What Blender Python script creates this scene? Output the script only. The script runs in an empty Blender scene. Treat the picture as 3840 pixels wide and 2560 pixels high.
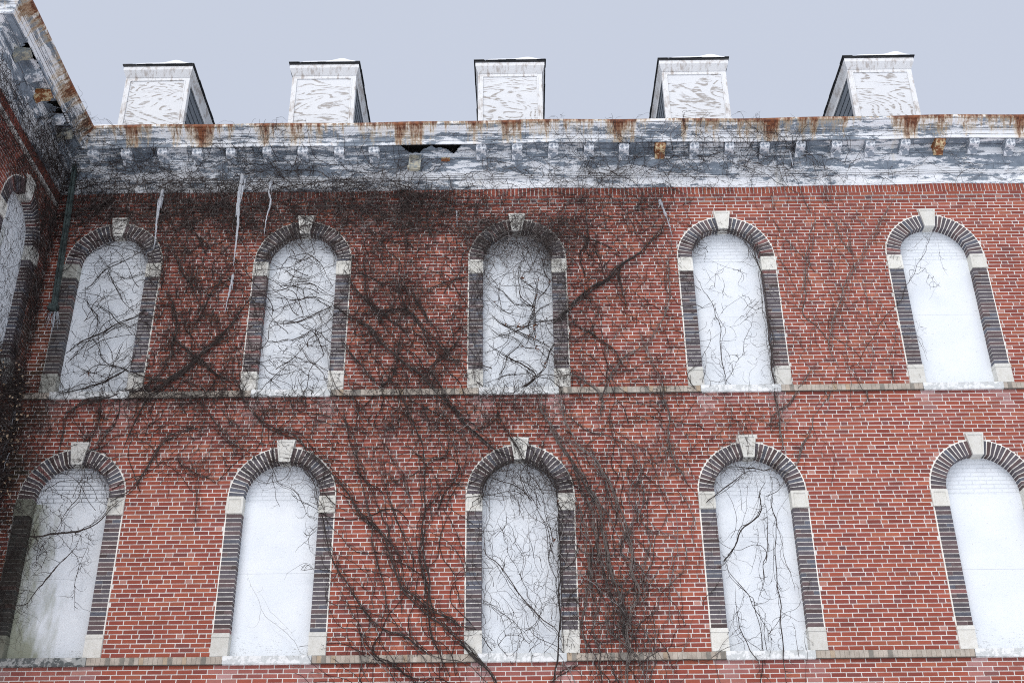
import bpy, math, random
import numpy as np
from mathutils import Matrix, Vector
from mathutils.geometry import tessellate_polygon
PI = math.pi
rnd = random.Random(11)
scene = bpy.context.scene
COL = scene.collection

# ---------------------------------------------------------------- measures (metres)
C = 0.0677                       # one brick course
CORNER = -8.0                    # x of the inner corner with the wing
WING = 3.3                       # how far the wing comes forward
XS = [-6.826, -3.602, 0.043, 3.590, 7.135]
Q = {0: 10.359, 1: 6.106}        # foot of the window surrounds (upper, lower storey)
RI, RO = 0.582, 0.816            # opening half width, outer half width of surround
HT = 36 * C                      # foot to springing
REV = 0.14
CAMLOC = Vector((0, -17.3, 1.6))

# ---------------------------------------------------------------- object helpers
def tag(o, label=None, cat=None, group=None, kind=None):
    if label: o['label'] = label
    if cat: o['category'] = cat
    if group: o['group'] = group
    if kind: o['kind'] = kind
    return o

def empty(name, loc=(0, 0, 0), rz=0, parent=None):
    o = bpy.data.objects.new(name, None); COL.objects.link(o)
    o.location = loc; o.rotation_euler = (0, 0, rz); o.parent = parent
    return o

def mixc(a, b, t): return tuple(a[i] * (1 - t) + b[i] * t for i in range(3))

class MB:
    def __init__(s): s.v = []; s.f = []; s.t = []; s.uv = None
    def face(s, pts, tone=(1, 1, 1)):
        n = len(s.v); s.v += [tuple(p) for p in pts]
        s.f.append(tuple(range(n, n + len(pts)))); s.t.append(tone)
    def hexa(s, p, tone=(1, 1, 1), skip=()):
        # p: front ring 4 (ccw seen from -y), back ring 4
        n = len(s.v); s.v += [tuple(q) for q in p]
        F = [(0, 1, 2, 3), (4, 7, 6, 5), (0, 4, 5, 1), (1, 5, 6, 2), (2, 6, 7, 3), (3, 7, 4, 0)]
        for i, f in enumerate(F):
            if i in skip: continue
            s.f.append(tuple(n + k for k in f)); s.t.append(tone)
    def box(s, x0, x1, y0, y1, z0, z1, tone=(1, 1, 1), jit=0, skip=()):
        p = [(x0, y0, z0), (x1, y0, z0), (x1, y0, z1), (x0, y0, z1), (x0, y1, z0), (x1, y1, z0), (x1, y1, z1), (x0, y1, z1)]
        if jit: p = [(a + rnd.uniform(-jit, jit), b + rnd.uniform(-jit, jit), c + rnd.uniform(-jit, jit)) for a, b, c in p]
        s.hexa(p, tone, skip)
    def panel_box(s, x0, x1, y0, y1, z0, z1, inset=.03, deep=.012, tone=(1, 1, 1), tx0=0, tx1=0):
        # block whose front has a sunk panel; tx0/tx1 pull the lower corners inward (keystone)
        o = [(x0 + tx0, z0), (x1 - tx1, z0), (x1, z1), (x0, z1)]
        cx = sum(a for a, b in o) / 4; cz = sum(b for a, b in o) / 4
        fx = 1 - 2 * inset / (x1 - x0); fz = 1 - 2 * inset / (z1 - z0)
        i1 = [(cx + (a - cx) * fx, cz + (b - cz) * fz) for a, b in o]
        fx -= .5 * inset / (x1 - x0); fz -= .5 * inset / (z1 - z0)
        i2 = [(cx + (a - cx) * fx, cz + (b - cz) * fz) for a, b in o]
        for k in range(4):
            m = (k + 1) % 4
            s.face([(o[k][0], y0, o[k][1]), (o[m][0], y0, o[m][1]), (i1[m][0], y0, i1[m][1]), (i1[k][0], y0, i1[k][1])], tone)
            s.face([(i1[k][0], y0, i1[k][1]), (i1[m][0], y0, i1[m][1]), (i2[m][0], y0 + deep, i2[m][1]), (i2[k][0], y0 + deep, i2[k][1])], tone)
        s.face([(a, y0 + deep, b) for a, b in i2], tone)
        s.hexa([(a, y0, b) for a, b in o] + [(a, y1, b) for a, b in o], tone, skip=(0,))
    def build(s, name, mat, parent=None, loc=(0, 0, 0), rz=0, smooth=False):
        me = bpy.data.meshes.new(name); me.from_pydata(s.v, [], s.f); me.materials.append(mat)
        a = me.color_attributes.new('tone', 'FLOAT_COLOR', 'CORNER')
        cnt = np.array([len(f) for f in s.f]); tn = np.array([(t[0], t[1], t[2], 1.0) for t in s.t], dtype=np.float32)
        a.data.foreach_set('color', np.repeat(tn, cnt, axis=0).ravel())
        if s.uv is not None:
            uv = me.uv_layers.new(name='UVMap'); uv.data.foreach_set('uv', np.array(s.uv, dtype=np.float32).ravel())
        if smooth: me.polygons.foreach_set('use_smooth', [True] * len(me.polygons))
        me.update()
        o = bpy.data.objects.new(name, me); COL.objects.link(o)
        o.location = loc; o.rotation_euler = (0, 0, rz); o.parent = parent
        return o

# ---------------------------------------------------------------- materials
class NT:
    def __init__(s, name):
        m = bpy.data.materials.new(name); m.use_nodes = True; s.m = m; s.t = m.node_tree
        s.b = s.t.nodes['Principled BSDF']; s.b.inputs['Specular IOR Level'].default_value = .35
    def n(s, typ, **k):
        x = s.t.nodes.new(typ)
        for a, b in k.items(): setattr(x, a, b)
        return x
    def l(s, a, b): s.t.links.new(a, b)
    def coord(s, what='Object', scale=(1, 1, 1), loc=(0, 0, 0)):
        c = s.n('ShaderNodeTexCoord'); mp = s.n('ShaderNodeMapping')
        mp.inputs['Scale'].default_value = scale; mp.inputs['Location'].default_value = loc
        s.l(c.outputs[what], mp.inputs['Vector']); return mp.outputs['Vector']
    def noise(s, vec, sc, det=6, rough=.6, dist=0):
        x = s.n('ShaderNodeTexNoise'); x.inputs['Scale'].default_value = sc; x.inputs['Detail'].default_value = det
        x.inputs['Roughness'].default_value = rough; x.inputs['Distortion'].default_value = dist
        s.l(vec, x.inputs['Vector']); return x.outputs['Fac']
    def ramp(s, fac, stops):
        x = s.n('ShaderNodeValToRGB'); e = x.color_ramp.elements
        while len(e) < len(stops): e.new(.5)
        for i, (p, c) in enumerate(stops):
            e[i].position = p; e[i].color = (c, c, c, 1) if isinstance(c, (int, float)) else (*c, 1)
        s.l(fac, x.inputs['Fac']); return x.outputs['Color']
    def mix(s, fac, a, b, mode='MIX'):
        x = s.n('ShaderNodeMix', data_type='RGBA', blend_type=mode)
        for i, v in ((0, fac), (6, a), (7, b)):
            if isinstance(v, (int, float)): x.inputs[i].default_value = v
            elif isinstance(v, tuple): x.inputs[i].default_value = (*v, 1)
            else: s.l(v, x.inputs[i])
        return x.outputs[2]
    def math(s, op, a, b=0.0, c=None):
        x = s.n('ShaderNodeMath', operation=op)
        for i, v in enumerate((a, b, c)):
            if v is None: continue
            if isinstance(v, (int, float)): x.inputs[i].default_value = v
            else: s.l(v, x.inputs[i])
        return x.outputs[0]
    def bump(s, h, dist=.005, st=.6):
        x = s.n('ShaderNodeBump'); x.inputs['Distance'].default_value = dist; x.inputs['Strength'].default_value = st
        s.l(h, x.inputs['Height']); s.l(x.outputs['Normal'], s.b.inputs['Normal'])
    def out(s, col, rough=.8):
        if isinstance(col, tuple): s.b.inputs['Base Color'].default_value = (*col, 1)
        else: s.l(col, s.b.inputs['Base Color'])
        if isinstance(rough, (int, float)): s.b.inputs['Roughness'].default_value = rough
        else: s.l(rough, s.b.inputs['Roughness'])
        return s.m

def m_tone(name, lo=.82, hi=1.12, sc=9, fine=160, rough=.85, bump=.002):
    t = NT(name); a = t.n('ShaderNodeAttribute', attribute_name='tone')
    v = t.coord('Object')
    n1 = t.noise(v, sc, 5); n2 = t.noise(v, fine, 3)
    g = t.ramp(n1, [(.3, lo), (.7, hi)]); g2 = t.ramp(n2, [(.3, .86), (.75, 1.1)])
    c = t.mix(1.0, a.outputs['Color'], g, 'MULTIPLY'); c = t.mix(1.0, c, g2, 'MULTIPLY')
    t.bump(n2, bump); return t.out(c, rough)

M_brick = m_tone('brick_and_mortar', .86, 1.1, 2.2, 130)
M_dark = m_tone('dark_glazed_brick', .8, 1.15, 14, 120, .6)
M_buff = m_tone('buff_brick', .72, 1.15, 7, 70, .85)
M_slate = m_tone('slate', .8, 1.15, 5, 60, .55)

def m_stone():
    t = NT('cast_stone'); v = t.coord('Object'); a = t.n('ShaderNodeAttribute', attribute_name='tone')
    n1 = t.noise(v, 6, 8, .7); n2 = t.noise(v, 45, 5, .7)
    c = t.mix(t.ramp(n1, [(.35, 0), (.65, 1)]), (.66, .645, .60), (.78, .775, .75))
    c = t.mix(t.ramp(n2, [(.50, 0), (.72, .5)]), c, (.42, .39, .33))
    c = t.mix(1.0, c, a.outputs['Color'], 'MULTIPLY')
    t.bump(n2, .004); return t.out(c, .9)
M_stone = m_stone()

def m_board(name, stain=0.0, peel=.5, brick=0.0):
    t = NT(name); v = t.coord('Object')
    vs = t.coord('Object', (1, 1, 9))
    n1 = t.noise(v, 1.6, 6, .6); n2 = t.noise(vs, 7, 9, .75, .6); n3 = t.noise(v, 38, 6, .75)
    c = t.mix(t.ramp(n1, [(.3, 0), (.7, 1)]), (.725, .77, .82), (.81, .84, .865))
    # flecks where paint has come off along the grain, more of them towards the sill
    sep = t.n('ShaderNodeSeparateXYZ'); t.l(t.coord('Object'), sep.inputs[0])
    low = t.math('SMOOTH_MAX', t.math('SUBTRACT', .45, sep.outputs['Z']), 0.0, .1)
    w = t.math('ADD', t.math('MULTIPLY', n2, n3), t.math('MULTIPLY', low, .09 * peel))
    c = t.mix(t.ramp(w, [(.335, 0), (.375, .75)]), c, (.33, .33, .32))
    n4 = t.noise(v, 2.3, 7, .7, .4)
    c = t.mix(t.ramp(n4, [(.60, 0), (.78, .35)]), c, (.50, .53, .56))
    if stain:
        nb = t.noise(t.coord('Object', (1.3, 1, .45)), 2.2, 7, .65)
        side = t.math('MULTIPLY', t.math('SUBTRACT', .15, sep.outputs['X']), .42)
        up = t.math('MULTIPLY', sep.outputs['Z'], -.07)
        f = t.math('ADD', t.math('ADD', nb, side), up)
        c = t.mix(t.ramp(f, [(.46, 0), (.70, stain)]), c, (.20, .21, .11))
    if brick:
        bt = t.n('ShaderNodeTexBrick'); bt.inputs['Scale'].default_value = 1
        bt.inputs['Brick Width'].default_value = .216; bt.inputs['Row Height'].default_value = C
        bt.inputs['Mortar Size'].default_value = .006; bt.inputs['Mortar Smooth'].default_value = .3
        cx = t.n('ShaderNodeCombineXYZ'); t.l(sep.outputs['X'], cx.inputs[0]); t.l(sep.outputs['Z'], cx.inputs[1])
        t.l(cx.outputs[0], bt.inputs['Vector'])
        nn = t.ramp(t.noise(v, 5, 4), [(.35, .3), (.6, 1)])
        k = t.mix(1.0, nn, bt.outputs['Fac'], 'MULTIPLY')
        c = t.mix(t.mix(1.0, k, (brick,) * 3, 'MULTIPLY'), c, (.16, .17, .19))
        t.bump(bt.outputs['Fac'], -.004, .8)
    else:
        t.bump(n2, .0025, .5)
    return t.out(c, .55)
M_board = m_board('white_painted_board', 0, .5)
M_board2 = m_board('white_board_peeling', 0, 1.5)
M_board_st = m_board('white_board_mossy', .8, 1.6)
M_board_wg = m_board('white_board_algae', .95, .9)
M_tymp_c = m_board('white_painted_brick_worn', 0, 0, .5)
M_tymp = m_board('white_painted_brick', 0, 0, .16)
M_tymp_b = m_board('white_painted_brick_bare', 0, 0, .95)
M_joint = NT('dark_gap').out((.03, .03, .03), .9)

def m_ply():
    t = NT('peeling_plywood')
    oi = t.n('ShaderNodeObjectInfo')
    off = t.n('ShaderNodeCombineXYZ'); t.l(t.math('MULTIPLY', oi.outputs['Random'], 40), off.inputs[1])
    v0 = t.coord('Object', (1, 1, 2.6)); va = t.n('ShaderNodeVectorMath', operation='ADD')
    t.l(v0, va.inputs[0]); t.l(off.outputs[0], va.inputs[1]); v = va.outputs[0]
    n = t.noise(v, .62, 2.5, .5, .9)
    rings = t.math('FRACT', t.math('MULTIPLY', n, 13))
    vb = t.n('ShaderNodeVectorMath', operation='MULTIPLY'); t.l(v, vb.inputs[0]); vb.inputs[1].default_value = (1, 1, 2.2)
    m = t.noise(vb.outputs[0], 4.2, 7, .7)
    f = t.math('MULTIPLY', t.ramp(rings, [(.52, 0), (.62, 1), (.84, 1), (.90, 0)]), t.ramp(m, [(.47, 0), (.51, 1)]))
    m2 = t.noise(vb.outputs[0], 14, 6, .7)
    f = t.math('MAXIMUM', f, t.ramp(m2, [(.62, 0), (.68, .55)]))
    c = t.mix(t.noise(v, 2, 3), (.67, .69, .72), (.76, .775, .79))
    c = t.mix(f, c, (.36, .335, .315)); t.bump(f, -.002, .5)
    return t.out(c, .6)
M_ply = m_ply()

def m_trim():
    t = NT('weathered_white_trim'); v = t.coord('Object', (1, .45, .45))
    n = t.noise(v, 9, 9, .72, .3); n2 = t.noise(t.coord('Object'), 3, 4)
    w = t.math('ADD', t.math('MULTIPLY', n, .75), t.math('MULTIPLY', n2, .25))
    c = t.mix(t.ramp(w, [(.50, 0), (.60, 1)]), (.78, .79, .80), (.47, .43, .40))
    t.bump(n, .004, .5); return t.out(c, .7)
M_trim = m_trim()

LOWER = [(.0, 14.195), (.105, 14.195), (.112, 14.20), (.112, 14.225), (.120, 14.232), (.120, 14.372), (.128, 14.380), (.145, 14.388), (.150, 14.400), (.150, 14.412), (.140, 14.418),
         (.140, 14.432), (.152, 14.442), (.155, 14.458), (.142, 14.470), (.142, 14.53), (.150, 14.60), (.168, 14.655), (.190, 14.69), (.196, 14.70), (.196, 14.712),
         (.182, 14.716), (.182, 14.80), (.196, 14.806), (.204, 14.822), (.204, 14.836), (.190, 14.842), (.190, 14.93)]
UPPER = [(.430, 14.945), (.432, 14.938), (.446, 14.938), (.450, 14.945), (.450, 14.99), (.455, 15.0), (.462, 15.005), (.462, 15.07), (.472, 15.076), (.476, 15.09), (.494, 15.094), (.494, 15.112),
         (.512, 15.116), (.516, 15.130), (.528, 15.134), (.532, 15.150), (.556, 15.175), (.585, 15.190), (.605, 15.205), (.612, 15.222), (.626, 15.226), (.640, 15.236), (.645, 15.25), (.645, 15.285), (.630, 15.290), (.30, 15.292), (.30, 15.20)]
def _shift(p, z):     # the lower metal sits close to the brick and leans out towards the bed mould
    t = max(0, min(1, (14.84 - z) / .42)); return (max(0, p - .055 * t), z + .044 * t)
LOWER = [(0.0, 14.239)] + [_shift(p, z) for p, z in LOWER[1:]]
def plen(pr): return sum(math.hypot(b[0] - a[0], b[1] - a[1]) for a, b in zip(pr, pr[1:]))
LT = plen(LOWER) + plen(UPPER[:-2])
GROOVES = [plen(LOWER[:k + 1]) / LT for k in (7, 11, 14, 21, 23, 26)] + [(plen(LOWER) + plen(UPPER[:k + 1])) / LT for k in (6, 9, 11, 15, 20)]
def m_cornice(name='peeling_painted_metal', rust=1.0, grey=.0):
    t = NT(name)
    uv = t.n('ShaderNodeTexCoord').outputs['UV']
    def mp(sx, sy, l=(0, 0, 0)):
        q = t.n('ShaderNodeMapping'); q.inputs['Scale'].default_value = (sx, sy, 1); q.inputs['Location'].default_value = l
        t.l(uv, q.inputs['Vector']); return q.outputs['Vector']
    sep = t.n('ShaderNodeSeparateXYZ'); t.l(uv, sep.inputs[0]); V = sep.outputs['Y']
    big = t.noise(mp(.40, 3.2), 1.6, 4, .6); mid = t.noise(mp(.8, 3.8), 5, 8, .72, .3); fin = t.noise(mp(1, 1.8), 42, 5, .7)
    w = t.math('ADD', t.math('MULTIPLY', big, .50), t.math('ADD', t.math('MULTIPLY', mid, .40), t.math('MULTIPLY', fin, .14)))
    # the band under the soffit has lost more paint
    lost = t.ramp(V, [(.10, -.030), (.27, -.012), (.37, .050), (.52, .052), (.60, .024)])
    w = t.math('ADD', w, lost)
    bare = t.ramp(w, [(.545 - grey, 0), (.560 - grey, 1)])
    paint = t.mix(t.noise(mp(1, 1), 3, 4), (.77, .80, .84), (.85, .86, .87))
    paint = t.mix(t.ramp(t.noise(mp(1.6, .5), 2.5, 5), [(.60, 0), (.78, .55)]), paint, (.70, .62, .44))
    metal = t.mix(t.ramp(t.noise(mp(1, 1.5), 7, 6, .7), [(.3, 0), (.7, 1)]), (.13, .16, .20), (.29, .34, .395))
    c = t.mix(bare, paint, metal)
    for vv in GROOVES:
        ln = t.ramp(V, [(vv - .0065, 0), (vv - .003, 1), (vv + .003, 1), (vv + .0065, 0)])
        ln = t.math('MULTIPLY', ln, t.ramp(t.noise(mp(1, 1), 3.5, 6, .7), [(.33, .15), (.55, .9)]))
        c = t.mix(ln, c, (.065, .07, .08))
    # rust runs down from the gutter lip
    col = t.noise(mp(1, .02, (3.3, 0, 0)), 1.1, 3, .6); run = t.noise(mp(1, .10), 9, 6, .8); sp = t.noise(mp(1, .8), 15, 7, .75)
    top = t.ramp(V, [(.58, 0.0), (.63, .82), (.80, .87), (.93, .92), (.975, 1.0)])
    r = t.math('ADD', t.math('MULTIPLY', col, .58), t.math('ADD', t.math('MULTIPLY', run, .40), t.math('MULTIPLY', sp, .22)))
    r = t.math('MULTIPLY', r, top)
    rf = t.ramp(r, [(.575 / rust, 0), (.605 / rust, .6), (.645 / rust, 1)])
    spot = t.ramp(t.noise(mp(1, 2.5), 2.6, 8, .75), [(.655, 0), (.69, .8)])
    rc = t.mix(t.ramp(sp, [(.4, 0), (.62, 1)]), (.26, .085, .03), (.085, .03, .018))
    rh = t.ramp(r, [(.535 / rust, 0), (.60 / rust, .7)])
    c = t.mix(rh, c, (.68, .52, .30)); c = t.mix(rf, c, rc)
    c = t.mix(t.math('MULTIPLY', spot, .8), c, (.42, .20, .08))
    t.bump(t.math('SUBTRACT', t.math('MULTIPLY', fin, .4), bare), .003, .5)
    return t.out(c, .6)
M_corn = m_cornice(rust=1.045); M_corn_w = m_cornice('peeling_metal_of_wing', 1.05, -.008)

def m_metal_obj(name, a, b, rust=(0.3, .1, .03), th=.62, rough=.6):
    t = NT(name); v = t.coord('Object'); n = t.noise(v, 9, 8, .7, .3); n2 = t.noise(v, 4, 6, .7)
    c = t.mix(t.ramp(n, [(.47, 0), (.52, 1)]), a, b); c = t.mix(t.ramp(n2, [(th, 0), (th + .05, .9)]), c, rust)
    t.bump(n, .002, .4); return t.out(c, rough)
M_brk = m_metal_obj('painted_bracket', (.76, .78, .81), (.26, .30, .35))
M_brk_r = m_metal_obj('rusted_bracket', (.62, .50, .30), (.22, .08, .03), th=.46)
M_brk_t = m_metal_obj('tan_bracket', (.40, .38, .30), (.22, .24, .24), th=.60)
M_sill = m_metal_obj('chipped_white_sill', (.76, .77, .77), (.54, .56, .56), (.34, .33, .31), .66, .8)
M_sill_d = m_metal_obj('blackened_sill', (.10, .11, .11), (.34, .35, .34), (.6, .6, .58), .58, .8)
M_pipe = m_metal_obj('verdigris_copper', (.026, .036, .036), (.060, .082, .078), (.09, .085, .075), .64, .5)

def m_ice():
    t = NT('ice'); n = t.noise(t.coord('Object'), 30, 4); t.bump(n, .006, .7)
    t.b.inputs['Transmission Weight'].default_value = .6; t.b.inputs['IOR'].default_value = 1.31
    return t.out((.74, .77, .82), .3)
M_ice = m_ice()
def m_snow():
    t = NT('snow'); n = t.noise(t.coord('Object'), 6, 5); t.bump(n, .02, .4)
    return t.out((.86, .88, .91), .8)
M_snow = m_snow()
def m_bark():
    t = NT('vine_bark'); a = t.n('ShaderNodeAttribute', attribute_name='tone')
    n = t.noise(t.coord('Object'), 25, 4, .7); c = t.mix(1.0, a.outputs['Color'], t.ramp(n, [(.3, .7), (.7, 1.35)]), 'MULTIPLY')
    return t.out(c, .85)
M_bark = m_bark(); M_leaf = m_tone('dead_leaf', .7, 1.3, 20, 90, .8)

# ---------------------------------------------------------------- the building
bld = empty('brick_building')
tag(bld, 'abandoned red brick building with boarded arched windows and a peeling cornice under grey sky', 'building')

MORT = (.73, .70, .665)
def red():
    k = rnd.random(); g = rnd.uniform(.86, 1.12)
    if k < .60: b = mixc((.325, .085, .051), (.285, .070, .047), rnd.random())
    elif k < .90: b = mixc((.235, .062, .048), (.27, .062, .042), rnd.random())
    elif k < .975: b = (.36, .11, .065)
    else: b = (.19, .060, .050)
    return tuple(x * g for x in b)
def header():
    k = rnd.random()
    if k < .55: return red()
    if k < .76: return mixc((.36, .12, .085), (.44, .22, .18), rnd.random())
    if k < .98: return (.21, .072, .064)
    return (.13, .06, .062)
def dark():
    k = rnd.random(); g = rnd.uniform(.8, 1.15)
    b = (.078, .066, .076) if k < .5 else (.098, .066, .068) if k < .75 else (.082, .086, .108) if k < .88 else (.06, .038, .038) if k < .97 else (.19, .08, .075)
    return tuple(x * g * 1.25 for x in b)

def stain(x, z, t, wing):
    if not wing:
        for st in (0, 1):     # pale lime runs under the sill ends, below each belt course
            top = Q[st] - .109
            for xc in XS:
                for e in (-.60, .62):
                    d = abs(x - xc - e); h = top - z
                    if 0 < h < .62 and d < .20: t = mixc(t, (.62, .46, .46), .65 * (1 - d / .2) * (1 - h / .62) * rnd.uniform(.4, 1.2))
                if 0 < top - z < .22 and abs(x - xc) < .7: t = mixc(t, (.40, .20, .20), .30 * rnd.uniform(.3, 1))
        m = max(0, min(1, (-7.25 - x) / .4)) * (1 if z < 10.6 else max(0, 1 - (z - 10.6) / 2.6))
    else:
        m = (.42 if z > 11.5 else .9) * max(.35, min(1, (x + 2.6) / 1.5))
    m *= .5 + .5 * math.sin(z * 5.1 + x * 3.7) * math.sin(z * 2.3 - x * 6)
    return mixc(t, (.035, .032, .014), min(.93, m * rnd.uniform(.7, 1.2)))  # mossy tone, with the shade of corner and ivy darkened into the brick

def block(x, z, ops):
    """half width closed by a window surround at height z"""
    out = []
    for xc, q in ops:
        T = q + HT
        if q - .001 < z < T: h = RO + .012
        elif T <= z < T + RO + .012: h = math.sqrt(max(0, (RO + .012) ** 2 - (z - T) ** 2))
        else: h = -1
        if T + .6 < z < T + .93: h = max(h, .10 + .045 * (z - T - .6) / .33)
        if h > .01: out.append((xc - h, xc + h))
    return out

def brick_rows(mb, x0, x1, z0, z1, ops, proud=.0, wing=False, seed=0, hdr=0):
    n = max(1, round((z1 - z0) / C)); c = (z1 - z0) / n; g = .0071
    for i in range(n):
        za, zb = z0 + i * c + g, z0 + (i + 1) * c - g; zm = (za + zb) / 2
        cells = []; fl = (i + hdr) % 6 == 0
        x = x0 - .216 * ((.5 if i % 2 else 0) + .13 * math.sin(i * 1.7 + seed)) - (.05 if fl else 0)
        k = 0
        while x < x1:
            w = .108 if (fl and k % 2) else .216
            cells.append((x, x + w, w < .2)); x += w; k += 1
        bl = block(0, zm, ops)
        for a, b, hd in cells:
            segs = [(max(a, x0), min(b, x1))]
            for p, q in bl:
                ns = []
                for s, e in segs:
                    if e <= p or s >= q: ns.append((s, e)); continue
                    if s < p: ns.append((s, p))
                    if e > q: ns.append((q, e))
                segs = ns
            for s, e in segs:
                if e - s < .03: continue
                t = header() if hd or (e - s < .13 and rnd.random() < .6) else red()
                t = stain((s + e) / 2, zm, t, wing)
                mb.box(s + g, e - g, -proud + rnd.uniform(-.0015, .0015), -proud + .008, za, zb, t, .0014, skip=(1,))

def arch_pts(xc, q, r, n=28):
    T = q + HT
    return [(xc + r * math.cos(a), T + r * math.sin(a)) for a in [PI * k / n for k in range(n + 1)]]

def mortar_sheet(mb, x0, x1, z0, z1, ops, y=.004):
    """flat wall face with arched holes, one column of wall per window"""
    ops_x = sorted(set(xc for xc, q in ops)); edges = [x0] + [(a + b) / 2 for a, b in zip(ops_x, ops_x[1:])] + [x1]
    r = (RI + RO) / 2 + .03
    if not ops_x:
        mb.face([(x0, y, z0), (x1, y, z0), (x1, y, z1), (x0, y, z1)], MORT); return
    for i, xc in enumerate(ops_x):
        loops = [[Vector((edges[i], y, z0)), Vector((edges[i + 1], y, z0)), Vector((edges[i + 1], y, z1)), Vector((edges[i], y, z1))]]
        for oc, q in ops:
            if oc == xc and q > z0:
                L = [(xc + r, q - .05)] + arch_pts(xc, q, r) + [(xc - r, q - .05)]
                loops.append([Vector((a, y, b)) for a, b in L])
        flat = [p for L in loops for p in L]
        for tri in tessellate_polygon(loops):
            p = [flat[k] for k in tri]
            if (p[1] - p[0]).cross(p[2] - p[0]).y > 0: p = [p[0], p[2], p[1]]
            mb.face(p, MORT)

OPS = [(x, Q[s]) for x in XS for s in (0, 1)]
XR = 11.0
# facade
w = MB()
LB, UB = Q[1] - .109, Q[0] - .109
mortar_sheet(w, CORNER, XR, 0, 14.4, OPS)
brick_rows(w, CORNER, XR, 0, LB, [], seed=3, hdr=1)
brick_rows(w, CORNER, XR, Q[1], UB, OPS, seed=1, hdr=2)
brick_rows(w, CORNER, XR, Q[0], 13.96, OPS, seed=2, hdr=3)
for z0, p, s in ((13.96, .022, 5), (14.028, .042, 6)):
    w.box(CORNER, XR, -p + .006, .02, z0, z0 + .068, MORT, skip=(1,)); brick_rows(w, CORNER, XR, z0, z0 + .068, [], proud=p, seed=s, hdr=0 if p < .03 else 1)
w.box(CORNER, XR, -.036, .02, 14.096, 14.35, MORT, skip=(1,))
x = CORNER
while x < XR:
    w.box(x + .008, x + .0605, -.046 + rnd.uniform(-.002, .001), -.03, 14.099, 14.33, red(), .0012, skip=(1,)); x += .0685
wall = w.build('wall', M_brick, bld); tag(wall, 'main red brick facade laid in common bond with white mortar')
# solid body behind the facade
core = MB(); core.box(CORNER - 6, XR, .30, 9.0, 0, 15.0, (.2, .08, .06)); core.build('wall_core', M_brick, bld)

# belt courses of buff bricks on end
def belt(z1, x0, x1, gaps, loc=(0, 0, 0), rz=0):
    z0 = z1 - .109
    edges = []; cur = x0
    for a, e in sorted(gaps): edges.append((cur, a)); cur = e
    edges.append((cur, x1))
    for a, e in edges:
        if e - a < .02: continue
        b = MB(); b.box(a, e, -.022, .02, z0 + .002, z1 - .002, (.55, .50, .43), skip=(1,))
        x = a
        while x < e - .02:
            e2 = min(e, x + .0685); t = mixc((.42, .36, .30), (.49, .44, .38), rnd.random())
            k = rnd.random()
            if k < .16: t = (.25, .23, .20)
            elif k < .22: t = (.46, .36, .26)
            b.box(x + .004, e2 - .004, -.030, -.015, z0, z1 - .004, t, .001, skip=(1,)); x = e2
        b.box(a, e, -.034, -.015, z0 - .012, z0 - .001, (.10, .09, .08), skip=(1,))
        b.build('belt_course', M_buff, bld, loc, rz)
belt(Q[0], CORNER, XR, [(x - .64, x + .64) for x in XS]); belt(Q[1], CORNER, XR, [(x - .64, x + .64) for x in XS])

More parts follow.
